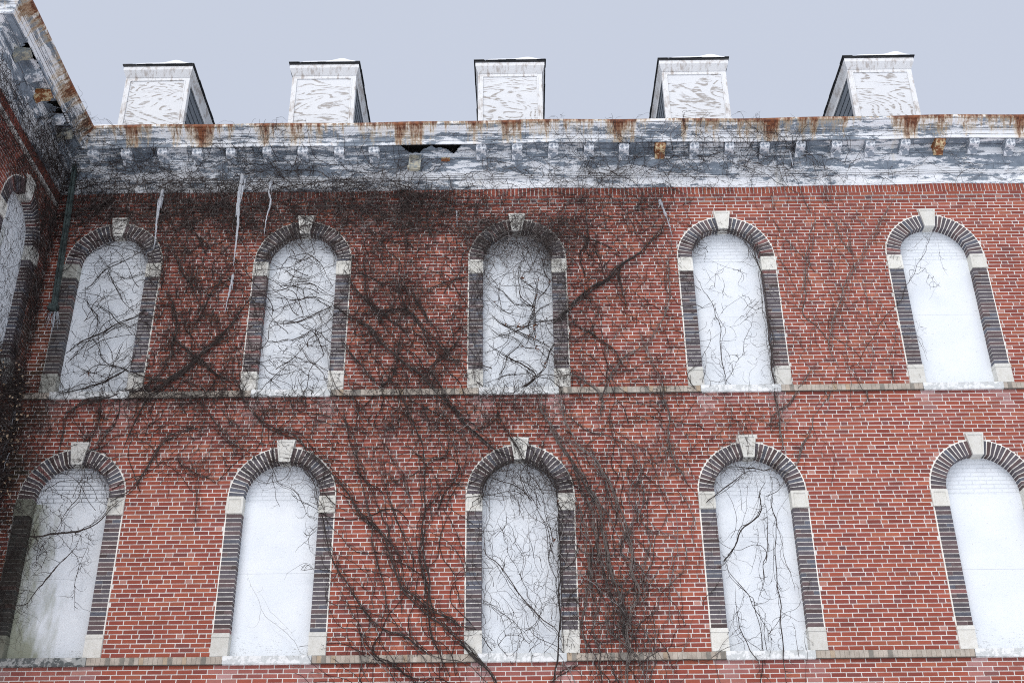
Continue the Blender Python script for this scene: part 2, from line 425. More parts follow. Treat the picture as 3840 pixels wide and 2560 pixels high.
# ---------------------------------------------------------------- one boarded window with its surround
def window(xc, q, label, board, tymp, sillmat=None, loc=None, rz=0, moss_shade=0.0, seam=None):
    loc = loc or (xc, 0, q)
    seam = seam or [HT * .52]
    b = MB(); zs = [.004] + seam + [HT - .028]
    for a, e in zip(zs, zs[1:]): b.box(-RI - .01, RI + .01, REV - .012, REV + .02, a + .0012, e - .0012)
    win = b.build('boarded_window', board, bld, loc, rz); tag(win, label)
    def sub(mb, n, mat): return mb.build(n, mat, win)
    g = MB(); g.box(-RI - .02, RI + .02, REV + .03, REV + .06, -.02, HT + .62); sub(g, 'dark_opening', M_joint)
    t = MB(); P = [(RI + .01, HT - .024)] + [((RI + .01) * math.cos(PI * k / 30), HT + (RI + .01) * math.sin(PI * k / 30)) for k in range(31)] + [(-RI - .01, HT - .024)]
    t.face([(x, REV, z) for x, z in P]); sub(t, 'tympanum', tymp)
    # voussoir ring
    a = MB(); n = 15; a0, a1 = .012, PI / 2 - .135
    K = 26
    for s in (1, -1):
        for k in range(K):
            p0, p1 = (PI / 2) * k / K, (PI / 2) * (k + 1) / K
            ri, ro = RI + .005, RO + .014
            q4 = [(s * ri * math.cos(p0), ri * math.sin(p0)), (s * ro * math.cos(p0), ro * math.sin(p0)), (s * ro * math.cos(p1), ro * math.sin(p1)), (s * ri * math.cos(p1), ri * math.sin(p1))]
            if s < 0: q4 = [q4[1], q4[0], q4[3], q4[2]]
            a.hexa([(x, -.006, HT + z) for x, z in q4] + [(x, REV, HT + z) for x, z in q4], (.90, .87, .80), skip=(1,))
        for k in range(n):
            da = (a1 - a0) / n; gp = .0085 / .7
            p0, p1 = a0 + k * da + gp, a0 + (k + 1) * da - gp
            tn = dark(); ro = RO - .003
            q4 = [(s * RI * math.cos(p0), RI * math.sin(p0)), (s * ro * math.cos(p0), ro * math.sin(p0)), (s * ro * math.cos(p1), ro * math.sin(p1)), (s * RI * math.cos(p1), RI * math.sin(p1))]
            if s < 0: q4 = [q4[1], q4[0], q4[3], q4[2]]
            y0 = -.013 + rnd.uniform(-.002, .002)
            a.hexa([(x + rnd.uniform(-.002, .002), y0, HT + z + rnd.uniform(-.002, .002)) for x, z in q4] + [(x, REV - .004, HT + z) for x, z in q4], tn, skip=(1,))
    sub(a, 'arch', M_dark)
    for s in (1, -1):
        def bx(mb, xa, xb, *r, **k):
            lo, hi = sorted((s * xa, s * xb)); mb.box(lo, hi, *r, **k)
        j = MB(); bx(j, RI + .005, RO + .014, -.006, REV, 5 * C, HT - 4 * C, tone=(.90, .87, .80), skip=(1,))
        for k in range(27):
            z0 = (5 + k) * C + .0072; z1 = (6 + k) * C - .0072
            if rnd.random() < .35:
                m = RI + rnd.choice((.108, .075, .15))
                bx(j, RI, m - .002, -.013, REV - .004, z0, z1, tone=dark(), jit=.0015, skip=(1,)); bx(j, m + .002, RO - .003, -.0125, REV - .004, z0, z1, tone=dark(), jit=.0015, skip=(1,))
            else:
                bx(j, RI, RO - .003, -.013, REV - .004, z0, z1, tone=dark(), jit=.0015, skip=(1,))
        if s < 0 and moss_shade: j.t = [mixc(t_, (.03, .028, .02), moss_shade) for t_ in j.t]  # jamb tone darkened to carry the shade of the dense ivy in front
        sub(j, 'jamb', M_dark)
        i = MB(); lo, hi = sorted((s * (RI - .004), s * (RO + .016))); i.panel_box(lo, hi, -.030, REV, HT - 4 * C + .003, HT - .001, .035, .012, (gi := rnd.uniform(.82, 1.02), gi, gi * .97))
        gp_ = rnd.uniform(.82, 1.0); gt = (gp_, gp_, gp_ * .98)
        p = MB(); bx(p, RI - .006, RO + .012, -.026, REV, .002, 4.1 * C, tone=gt); bx(p, RI - .012, RO + .02, -.034, REV, 4.1 * C, 4.35 * C, tone=gt); bx(p, RI - .008, RO + .014, -.030, REV, 4.35 * C, 5 * C - .002, tone=gt)
        if s < 0 and moss_shade: p.t = [mixc(t_, (.16, .17, .12), moss_shade) for t_ in p.t]; i.t = p.t[:1] * len(i.t)
        sub(p, 'plinth_block', M_stone)
        sub(i, 'impost_block', M_stone)
    k = MB(); g_ = rnd.uniform(.84, 1.02); k.panel_box(-.142 + rnd.uniform(-.004, .004), .142, -.055, REV, HT + .560 + rnd.uniform(-.006, .006), HT + .925, .028, .012, (g_, g_, g_ * .98), tx0=.058, tx1=.058)
    sub(k, 'keystone', M_stone)
    sl = MB(); sl.box(-.637, .637, -.045, REV + .03, -.112, -.001, jit=.002); sl.box(-.630, .630, -.040, REV, -.124, -.113, jit=.001)
    sub(sl, 'sill', sillmat or M_sill)
    return win

ORD = ['first', 'second', 'third', 'fourth', 'fifth']
UP = ['boarded arched window of the upper row beside the green drainpipe', 'boarded arched window of the upper row crossed by looping vines, second from the left',
      'boarded arched window of the upper row in the middle, vine-choked arch and dark stems', 'boarded arched window of the upper row with a thin tree-like vine, fourth from the left',
      'boarded arched window of the upper row at the far right, almost free of vines']
LO = ['boarded arched window of the lower row with bare brick lines above a green-stained board', 'boarded arched window of the lower row with a faint ghost vine, second from the left',
      'boarded arched window of the lower row in the middle with a thick diagonal stem', 'boarded arched window of the lower row with a broken hanging branch, fourth from the left',
      'boarded arched window of the lower row cut off by the right edge of the photo']
for i, xc in enumerate(XS):
    window(xc, Q[0], UP[i], M_board, M_tymp_c if i == 0 else M_tymp, seam=[HT * (.55, .30, .0021, .55, .55)[i]] if i != 2 else [HT * .6], moss_shade=.45 if i == 0 else 0)
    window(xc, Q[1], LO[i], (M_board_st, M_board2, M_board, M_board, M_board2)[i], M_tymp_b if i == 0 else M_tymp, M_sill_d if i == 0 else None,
           moss_shade=.85 if i == 0 else 0, seam=[[HT * .5], [HT * .52], [HT * .52], [HT * .30, HT * .72], [HT * .5]][i])

# ---------------------------------------------------------------- the wing at the left
WY = -1.17
wq = Q
ww = MB(); wops = [(WY, Q[0]), (WY, Q[1])]
mortar_sheet(ww, -WING, 0, 0, 14.4, wops)
brick_rows(ww, -WING, 0, 0, LB, [], wing=True, seed=7); brick_rows(ww, -WING, 0, Q[1], UB, wops, wing=True, seed=8, hdr=2); brick_rows(ww, -WING, 0, Q[0], 13.96, wops, wing=True, seed=9, hdr=3)
brick_rows(ww, -WING, 0, 13.96, 14.028, [], proud=.022, wing=True); brick_rows(ww, -WING, 0, 14.028, 14.096, [], proud=.042, wing=True)
ww.box(-WING, 0, -.036, .02, 13.966, 14.35, MORT, skip=(1,))
y = -WING
while y < 0:
    ww.box(y + .006, y + .0625, -.042, -.03, 14.098, 14.33, red(), .0012, skip=(1,)); y += .0685
tag(ww.build('wing_wall', M_brick, bld, (CORNER, 0, 0), PI / 2), 'side wall of the projecting wing, mossy and vine-hung, corner shade worked into its brick tone')
we = MB(); mortar_sheet(we, CORNER - 6, CORNER, 0, 14.4, []); brick_rows(we, CORNER - 6, CORNER, 0, 14.2, [], seed=4)
we.build('wing_end_wall', M_brick, bld, (0, -WING, 0))
wc = MB(); wc.box(CORNER - 6, CORNER - .30, -WING + .02, .3, 0, 15.0, (.2, .08, .06)); wc.build('wing_core', M_brick, bld)
for s, z in ((0, Q[0]), (1, Q[1])):
    window(0, z, 'boarded arched window in the side wall of the wing, algae-stained, %s storey' % ('upper' if s == 0 else 'lower'), M_board_wg, M_tymp, loc=(CORNER, WY, z), rz=PI / 2)
belt(Q[0], -WING, 0, [(WY - .64, WY + .64)], (CORNER, 0, 0), PI / 2); belt(Q[1], -WING, 0, [(WY - .64, WY + .64)], (CORNER, 0, 0), PI / 2)

# ---------------------------------------------------------------- cornice: profile swept round the building with mitres
# (projection, height) from the bottom of the metal upward; the soffit is a part of its own
def corner_path(p):   # path corners for a projection p: right end, inner corner, wing's outer corner, left end
    return [(XR, -p), (CORNER + p, -p), (CORNER + p, -WING - p), (CORNER - 6, -WING - p)]
def sag(x): return .012 * math.sin(x * .9 + 1) + .008 * math.sin(x * 2.7) - .014 * max(0, min(1, (-3.5 - x) / 3))
def sweep(prof, seg, mb, v0, vtot, uvs):
    """seg 0: facade, 1: wing side, 2: wing end"""
    n = 60 if seg == 0 else 14
    d = 0
    for (p0, z0), (p1, z1) in zip(prof, prof[1:]):
        L = math.hypot(p1 - p0, z1 - z0)
        A0, A1 = corner_path(p0)[seg:seg + 2]; B0, B1 = corner_path(p1)[seg:seg + 2]
        for k in range(n):
            t0, t1 = k / n, (k + 1) / n
            pa = lambda P, R, t, z: (P[0] + (R[0] - P[0]) * t, P[1] + (R[1] - P[1]) * t, z)
            q = [pa(A0, A1, t0, z0), pa(A0, A1, t1, z0), pa(B0, B1, t1, z1), pa(B0, B1, t0, z1)]
            q = [(x, y, z + sag(x if seg == 0 else (-8 + y if seg == 1 else x))) for x, y, z in q]
            u = [pp[0] if seg == 0 else (pp[1] * 1.0 + 30 if seg == 1 else pp[0] + 60) for pp in q]
            vv = [(v0 + d) / vtot, (v0 + d) / vtot, (v0 + d + L) / vtot, (v0 + d + L) / vtot]
            mb.face([q[1], q[0], q[3], q[2]])
            for j in (1, 0, 3, 2): uvs.append((u[j], vv[j]))
        d += L
    return d
def cornice_obj(segs, name, mat):
    mb = MB(); uvs = []
    for sgm in segs:
        sweep(LOWER, sgm, mb, 0, LT, uvs); sweep(UPPER, sgm, mb, plen(LOWER), LT, uvs)
    mb.uv = uvs
    return mb.build(name, mat, bld)
corn = cornice_obj([0], 'cornice', M_corn); tag(corn, 'long peeling white metal cornice with rust runs over the main facade')
wcorn = cornice_obj([1, 2], 'wing_cornice', M_corn_w); tag(wcorn, 'badly rusted and broken cornice of the projecting wing')
# soffit, with the torn hole in front of the missing bracket
def soffit(mb, uvs, seg, x0, x1, cells, hole=None):
    for i in range(cells):
        for j in range(12):
            p0, p1 = .19 + (.24 + .003) * j / 12, .19 + (.24 + .003) * (j + 1) / 12
            xa, xb = x0 + (x1 - x0) * i / cells, x0 + (x1 - x0) * (i + 1) / cells
            if hole and hole((xa + xb) / 2, (p0 + p1) / 2): continue
            def P(x, p):
                z = 14.93 + .012 * (p - .19) / .24
                if seg == 0: return (max(x, CORNER + p), -p, z + sag(x) + .0)
                return (CORNER + p, min(x, -p), z + sag(-8 + x))
            q = [P(xa, p0), P(xb, p0), P(xb, p1), P(xa, p1)]
            mb.face(q if seg == 0 else q[::-1])
            for (a, b) in ((xa, p0), (xb, p0), (xb, p1), (xa, p1)): uvs.append((a * 1.0 + 11 * seg, .42 + (b - .19) * .5))
def torn(x, p):
    if not -1.98 < x < -.90: return False
    lip = .43 - (p)                      # distance behind the lip
    t = (x + 1.98) / 1.08
    w = .060 + .05 * math.sin(t * 7.0 + .4) + .045 * max(0, math.sin((t - .5) * 6.0)) + .010 * math.sin(t * 23 + 1) + .007 * math.sin(t * 47)
    w *= min(1, t * 9, (1 - t) * 8)
    return lip < w * 2.0
sf = MB(); uvs = []
soffit(sf, uvs, 0, CORNER + .1, -2.1, 50); soffit(sf, uvs, 0, -2.1, -.8, 90, torn); soffit(sf, uvs, 0, -.8, XR, 100)
sf.uv = uvs; tag(sf.build('soffit', M_corn, bld), 'soffit of the main cornice with a torn rusty hole left of centre')
sf = MB(); uvs = []
soffit(sf, uvs, 1, -WING - .43, -.19, 150, lambda x, p: (-3.1 < x < -2.35 and p > .37 - .07 * math.sin((x + 3.1) * 9) + .025 * math.sin(x * 53)) or (-1.75 < x < -1.30 and p > .33 + .06 * math.sin(x * 23) + .02 * math.sin(x * 71)))
q = [(CORNER - 6, -WING - .43, 14.936), (CORNER - 6, -WING, 14.936), (CORNER + .19, -WING, 14.936), (CORNER + .19, -WING - .43, 14.936)]
sf.face(q); uvs += [(a, .42 + (b + WING) * -.5) for a, b, _ in q]
sf.uv = uvs; sf.build('wing_soffit', M_corn_w, bld)
# dark inside of the box cornice
ins = MB(); ins.box(CORNER + .3, XR, -.40, .28, 15.16, 15.19, (.03, .02, .015)); ins.box(CORNER + .3, XR, -.02, 0.0, 14.86, 15.16, (.05, .03, .02)); ins.build('cornice_lining', M_joint, bld)
ins = MB(); ins.box(CORNER - .3, CORNER + .40, -WING - .4, .28, 15.16, 15.19); ins.box(CORNER, CORNER + .02, -WING, 0, 14.86, 15.16); ins.build('cornice_lining', M_joint, bld)

# brackets (modillions)
def bracket_mb():
    b = MB(); W = .084
    prof = [(.425, .0), (.425, -.032), (.412, -.040), (.404, -.048), (.404, -.098), (.392, -.112), (.350, -.122), (.310, -.120), (.270, -.130), (.235, -.156), (.205, -.185), (.188, -.198), (.188, .0)]
    n = len(prof)
    for i in range(n - 1):
        (p0, z0), (p1, z1) = prof[i], prof[i + 1]
        wd = W + (.014 if i < 2 else 0)
        b.face([(-wd, -p0, z0), (-wd, -p1, z1), (wd, -p1, z1), (wd, -p0, z0)])
    for s in (1, -1):
        L = [(s * W, -p, z) for p, z in prof]; b.face(L if s < 0 else L[::-1])
        b.box(*sorted((s * W, s * (W + .014))), -.425, -.20, -.034, 0)
    for x in (-.045, 0, .045): b.box(x - .008, x + .008, -.410, -.403, -.098, -.05)
    return b
bpro = bracket_mb().build('bracket', M_brk, corn, (0, 0, 0))
bxs = [-7.38, -6.80, -6.16, -5.56, -4.95, -4.33, -3.70, -3.07, -2.45, -.56, .06, .69, 1.33, 1.94, 2.58, 3.18, 3.80, 4.41, 5.03, 5.66, 6.27, 6.89, 7.47, 8.08, 8.70, 9.32, 9.94]
for i, bx_ in enumerate(bxs):
    o = bpro if i == 0 else bpro.copy()
    if i: COL.objects.link(o); o.parent = corn
    o.location = (bx_, 0, 14.932 + sag(bx_)); o.rotation_euler = (rnd.uniform(-.03, .01), rnd.uniform(-.035, .035), rnd.uniform(-.04, .04)); o.scale = (rnd.uniform(.92, 1.04), 1, rnd.uniform(.85, 1.05))
    if bx_ in (2.58, 7.47):
        o.data = o.data.copy(); o.data.materials[0] = M_brk_r; o['label'] = 'rust-brown bracket'
# the fallen one, hanging askew under the hole
fb = MB(); fb.box(-.095, .095, -.045, .0, -.22, .15); fb.box(-.105, -.080, -.06, -.045, -.21, .14); fb.box(.080, .105, -.06, -.045, -.21, .14); fb.box(-.12, .105, -.065, .0, -.24, -.21); fb.box(-.085, .075, -.05, .0, -.275, -.24)
o = fb.build('bracket', M_brk_t, corn, (-1.735, -.215, 14.73)); o.rotation_euler = (-.30, .03, .05); o['label'] = 'detached tan bracket hanging askew below the hole'
st = MB(); st.box(-.075, .075, -.01, .0, -.045, .03, jit=.004); st.box(-.03, .03, -.012, .0, -.055, -.03, jit=.004)
o = st.build('bracket_stub', M_brk_r, corn, (-1.20, -.195, 14.80)); o['label'] = 'rusty scar where a bracket is missing'
for k, yy in enumerate((-.95, -1.36, -2.0, -2.42, -2.95)):
    o = bpro.copy(); COL.objects.link(o); o.parent = wcorn; o.data = o.data.copy(); o.data.materials[0] = (M_brk_t, M_brk, M_brk_r, M_brk, M_brk_t)[k]
    o.location = (CORNER, yy, 14.93 + sag(-8 + yy)); o.rotation_euler = (rnd.uniform(-.08, .08), 0, PI / 2 + rnd.uniform(-.12, .12))

# roof
rf = MB()
rf.face([(CORNER - 6, -.30, 15.20), (XR, -.30, 15.20), (XR, 7.5, 19.0), (CORNER - 6, 7.5, 19.0)], (.10, .11, .12))
rf.face([(CORNER - 6, 7.5, 19.0), (XR, 7.5, 19.0), (XR, 12, 17), (CORNER - 6, 12, 17)], (.10, .11, .12))
rf.face([(CORNER - 6, -WING - .3, 15.2), (CORNER + .3, -WING - .3, 15.2), (CORNER - 3, 3.0, 17.0), (CORNER - 6, 3.0, 17.0)], (.10, .11, .12))
rf.face([(CORNER + .3, -WING - .3, 15.2), (CORNER + .3, -.28, 15.21), (CORNER - 3, 3.0, 17.0)], (.10, .11, .12))
rf.build('roof', M_slate, bld)

# dormers
def dormer(xc, label, seed):
    r = random.Random(seed)
    b = MB(); b.box(-.585, .585, .64, 4.6, 14.9, 17.60, (.20, .21, .22)); d = b.build('dormer', M_slate, bld, (xc, 0, 0)); tag(d, label)
    p = MB(); p.box(-.53, .53, .600, .66, 14.95, 17.37, jit=.002); p.build('plywood_panel', M_ply, d)
    t = MB()
    for s in (1, -1):
        t.box(*sorted((s * .525, s * .615)), .585, .70, 14.95, 17.44, jit=.002)
        t.box(*sorted((s * .520, s * .540)), .575, .59, 14.95, 17.36, jit=.001)
        # sloping frieze board beneath the eaves at each side
        x0, x1 = s * .60, s * .665
        q = [(x0, .585, 17.44), (x1, .50, 17.64), (x1, 4.5, 17.65), (x0, 4.5, 17.44)]
        t.face(q if s < 0 else q[::-1]); 
        q = [(x0, .70, 17.36), (x0, .70, 17.44), (x0, 4.5, 17.44), (x0, 4.5, 17.36)]
        t.box(*sorted((s * .590, s * .612)), .60, 4.5, 17.34, 17.445)
    t.box(-.525, .525, .585, .70, 17.37, 17.44, jit=.002)
    t.face([(-.615, .575, 17.44), (.615, .575, 17.44), (.665, .50, 17.57), (-.665, .50, 17.57)])
    t.face([(-.665, .50, 17.57), (.665, .50, 17.57), (.665, .50, 17.65), (-.665, .50, 17.65)])
    t.face([(-.60, .69, 17.44), (.60, .69, 17.44), (.615, .575, 17.44), (-.615, .575, 17.44)])
    for s in (1, -1):
        q = [(s * .615, .575, 17.44), (s * .60, .585, 17.44), (s * .665, .50, 17.65), (s * .665, .50, 17.57)]
        t.face(q)
    t.build('trim', M_trim, d)
    for s in (1, -1):
        c = MB()
        for i in range(13):
            z0 = 14.9 + i * .20; off = .13 if i % 2 else 0
            for j in range(17):
                y0 = .66 + j * .26 - off
                y0c, y1c = max(.66, y0 + .004), y0 + .256
                if y1c <= y0c: continue
                z1 = min(z0 + .205, 17.44); g = r.uniform(.8, 1.15)
                xa, xb, xc_ = s * .588, s * (.604 + r.uniform(-.001, .002)), s * .594
                zb = z0 + r.uniform(-.006, .006)
                pts = [(xb, y0c, zb), (xb, y1c, zb), (xc_, y1c, z1), (xc_, y0c, z1), (xa, y0c, zb), (xa, y1c, zb), (xa, y1c, z1), (xa, y0c, z1)]
                c.hexa(pts, (.115 * g, .135 * g, .16 * g))
        c.build('slate_cheek', M_slate, d)
    k = MB(); k.box(-.675, .675, .485, 4.6, 17.655, 17.685, (.03, .032, .036))
    x = -.69
    while x < .68:
        wd = r.uniform(.13, .26); e = min(.69, x + wd); z = 17.686 + r.uniform(-.004, .008)
        k.box(x + .003, e - .003, .46 + r.uniform(0, .015), .75, z - .004, z + .007, (.025, .028, .032), .002); x = e
    for s in (1, -1):
        yy = .47
        while yy < 4.4:
            e = yy + .24; dz = r.uniform(-.004, .008)
            k.box(*sorted((s * .50, s * (.686 + r.uniform(0, .012)))), yy + .003, e, 17.684 + dz, 17.703 + dz, (.025, .028, .032), .002); yy = e
    k.build('dormer_roof', M_slate, d)
    return d
DX = [-6.84, -3.63, -.05, 3.49, 7.06]
DL = ['leftmost dormer, its right slate cheek showing', 'second dormer from the left with swirling grain on its plywood', 'middle dormer seen square on', 'second dormer from the right, left cheek narrow', 'rightmost dormer, its left slate cheek showing wide']
for i, xd in enumerate(DX): dormer(xd, DL[i], 20 + i)

# green drainpipe in the corner
dp = MB()
pa, pb = Vector((-7.745, -.085, 14.75)), Vector((-7.655, -.085, 11.93))
def pipe_seg(mb, a, b, hw, hd):
    mb.hexa([(b.x - hw, b.y - hd, b.z), (b.x + hw, b.y - hd, b.z), (a.x + hw, a.y - hd, a.z), (a.x - hw, a.y - hd, a.z), (b.x - hw, b.y + hd, b.z), (b.x + hw, b.y + hd, b.z), (a.x + hw, a.y + hd, a.z), (a.x - hw, a.y + hd, a.z)])
pipe_seg(dp, pa + Vector((0, -.09, 0)), pb, .043, .038)
pipe_seg(dp, pa + Vector((-.015, -.15, 0)), pb + Vector((-.012, -.045, 0)), .012, .008); pipe_seg(dp, pa + Vector((.03, -.15, 0)), pb + Vector((.026, -.045, 0)), .012, .008)
dp.box(-7.655 - .072, -7.655 + .068, -.145, -.02, 11.90, 11.955); dp.box(-7.655 - .085, -7.655 + .04, -.15, -.03, 11.86, 11.90)
tag(dp.build('drainpipe', M_pipe, bld), 'broken green copper drainpipe in the corner')

# ---------------------------------------------------------------- ground and snow
g = MB(); g.face([(-300, -300, 0), (300, -300, 0), (300, 300, 0), (-300, 300, 0)]); tag(g.build('ground', M_snow), kind='structure')

def snow_mound(name, x0, x1, y0, y1, zf, hfun, label, nx=30, ny=8, group=None):
    mb = MB(); P = {}
    for i in range(nx + 1):
        for j in range(ny + 1):
            u, v = i / nx, j / ny
            edge = min(1, 5 * u, 5 * (1 - u)) * min(1, .75 + 4 * v, 6 * (1 - v))
            P[i, j] = (x0 + (x1 - x0) * u, y0 + (y1 - y0) * v, zf + hfun(u) * math.sqrt(max(0, edge)))
    for i in range(nx):
        for j in range(ny): mb.face([P[i, j], P[i + 1, j], P[i + 1, j + 1], P[i, j + 1]])
    mb.face([P[i, 0] for i in range(nx, -1, -1)] + [(x0, y0, zf - .01), (x1, y0, zf - .01)])
    o = mb.build(name, M_snow, smooth=True); tag(o, label, 'snow', group); return o
SN = ['thin snow drift on top of the leftmost dormer', 'snow drift on the second dormer from the left', 'thin snow drift on the middle dormer', 'thin snow drift on the second dormer from the right', 'snow drift on the rightmost dormer']
for i, xd in enumerate(DX):
    hb = (.075, .07, .045, .065, .08)[i]
    snow_mound('snow_drift', xd - .42, xd + .60, .465, 3.5, 17.700, lambda u, hb=hb: .014 + hb * math.exp(-((u - .74) / .16) ** 2), SN[i], group='snow drifts on the dormer roofs')
snow_mound('snow_drift', -7.42, -6.45, -.63, -.3, 15.265, lambda u: .015 + .05 * (1 - u) ** .7, 'low white snow drift on the cornice top beside the wing corner')

# ---------------------------------------------------------------- tubes: vines and icicles
class Tubes:
    def __init__(s): s.V = []; s.F = []; s.T = []; s.n = 0
    def add(s, P, R, tone, k=3):
        P = np.asarray(P, float); R = np.asarray(R, float); n = len(P)
        t = np.gradient(P, axis=0); t /= np.linalg.norm(t, axis=1)[:, None] + 1e-9
        up = np.array([0, -1.0, 0]); a = np.cross(t, up); ln = np.linalg.norm(a, axis=1)[:, None]; a = np.where(ln > .05, a / (ln + 1e-9), np.array([1.0, 0, 0]))
        b = np.cross(a, t)
        an = np.arange(k) * 2 * PI / k + .5
        V = P[:, None, :] + R[:, None, None] * (np.cos(an)[None, :, None] * a[:, None, :] + np.sin(an)[None, :, None] * b[:, None, :])
        s.V.append(V.reshape(-1, 3))
        i = np.arange(n - 1)[:, None]; j = np.arange(k)[None, :]; j2 = (j + 1) % k
        f = np.stack([i * k + j, (i + 1) * k + j, (i + 1) * k + j2, i * k + j2], -1).reshape(-1, 4) + s.n
        s.F.append(f); s.T.append(np.tile(np.array([[*tone, 1.0]]), (len(f), 1))); s.n += n * k
    def build(s, name, mat, parent=None):
        V = np.concatenate(s.V); F = np.concatenate(s.F); T = np.concatenate(s.T)
        me = bpy.data.meshes.new(name); me.vertices.add(len(V)); me.vertices.foreach_set('co', V.ravel())
        me.loops.add(F.size); me.loops.foreach_set('vertex_index', F.ravel().astype(np.int32))
        me.polygons.add(len(F)); me.polygons.foreach_set('loop_start', np.arange(0, F.size, 4, dtype=np.int32))
        me.update(calc_edges=True); me.validate()
        a = me.color_attributes.new('tone', 'FLOAT_COLOR', 'CORNER'); a.data.foreach_set('color', np.repeat(T, 4, axis=0).astype(np.float32).ravel())
        me.polygons.foreach_set('use_smooth', [True] * len(me.polygons)); me.materials.append(mat)
        o = bpy.data.objects.new(name, me); COL.objects.link(o); o.parent = parent; return o

SURF = [(0, 0), (13.95, 0), (14.0, .05), (14.18, .06), (14.25, .09), (14.62, .15), (14.72, .22), (14.86, .24), (14.93, .46), (15.1, .52), (15.18, .60), (15.29, .67), (15.35, .66), (15.5, .5)]
def surf(z):
    for (a, p), (b, q) in zip(SURF, SURF[1:]):
        if a <= z < b: return p + (q - p) * (z - a) / (b - a)
    return .4
def shade(c, a, b):
    g = rnd.uniform(a, b); return tuple(x * g for x in c)
def bark(dk=0.0):
    k = rnd.random()
    if k < .66 + dk: b = mixc((.022, .015, .014), (.046, .032, .028), rnd.random())
    elif k < .92 + dk * .5: b = mixc((.06, .048, .045), (.10, .085, .08), rnd.random())
    else: b = (.20, .185, .18)
    return b
def wander(x, z, th, n, step, curl, y0, pull=0, pth=-PI / 2, ywob=.02, ymin=.008):
    P = []; yo = y0; w = rnd.gauss(0, curl * .5)
    for _ in range(n):
        P.append((x, -(surf(z) + max(ymin, yo)), z))
        w = w * .6 + rnd.gauss(0, curl)
        th += w
        if pull:
            d = (pth - th + PI) % (2 * PI) - PI; th += pull * d
        x += step * math.cos(th); z += step * math.sin(th); yo += rnd.gauss(0, ywob); yo = min(max(yo, ymin), .13)
    return P, th
def twig(T, x, z, th, L, r, y0=.03, curl=.28, pull=0, pth=-PI / 2, dk=0, tone=None, fork=.5, xf=None, smin=None):
    step = max(.022, min(.05, L / 7)); n = max(4, int(L / step))
    P, _ = wander(x, z, th, n, step, curl, y0, pull, pth)
    tone = tone or bark(dk); R = [r * (1 - .65 * i / (n - 1)) for i in range(n)]
    A = [xf(p) for p in P] if xf else P
    T.add(A, R, tone)
    if rnd.random() < fork and n > 4:
        for _ in range(rnd.choice((1, 1, 2))):
            i = rnd.randrange(1, n - 1); a, b = P[i], P[i + 1]; t2 = math.atan2(b[2] - a[2], b[0] - a[0]) + rnd.choice((-1, 1)) * rnd.uniform(.5, 1.3)
            twig(T, a[0], a[2], t2, L * rnd.uniform(.25, .5), r * .7, y0, curl * 1.2, pull, pth, dk, tone, fork * .45, xf)
def catmull(pts, step=.07):
    out = []
    P = [2 * pts[0] - pts[1]] + pts + [2 * pts[-1] - pts[-2]]
    for i in range(1, len(P) - 2):
        a, b, c, d = P[i - 1:i + 3]; n = max(2, int((c - b).length / step))
        for k in range(n):
            t = k / n; out.append(.5 * ((2 * b) + (c - a) * t + (2 * a - 5 * b + 4 * c - d) * t * t + (3 * b - a - 3 * c + d) * t ** 3))
    out.append(pts[-1]); return out
class Leaves:
    def __init__(s): s.m = MB()
    def add(s, x, y, z, r=.03, tone=None):
        tone = tone or mixc((.10, .035, .02), (.16, .07, .035), rnd.random())
        a = rnd.uniform(0, PI); ux, uz = math.cos(a), math.sin(a); t = rnd.uniform(-.6, .6); w = r * rnd.uniform(.35, .6)
        A = (x - ux * r, y, z - uz * r); B = (x + ux * r, y - r * .5 * t, z + uz * r); Cc = (x - uz * w, y - r * .6, z + ux * w); D = (x + uz * w, y + r * .2, z - ux * w)
        s.m.face([A, D, B], tone); s.m.face([A, B, Cc], tone)

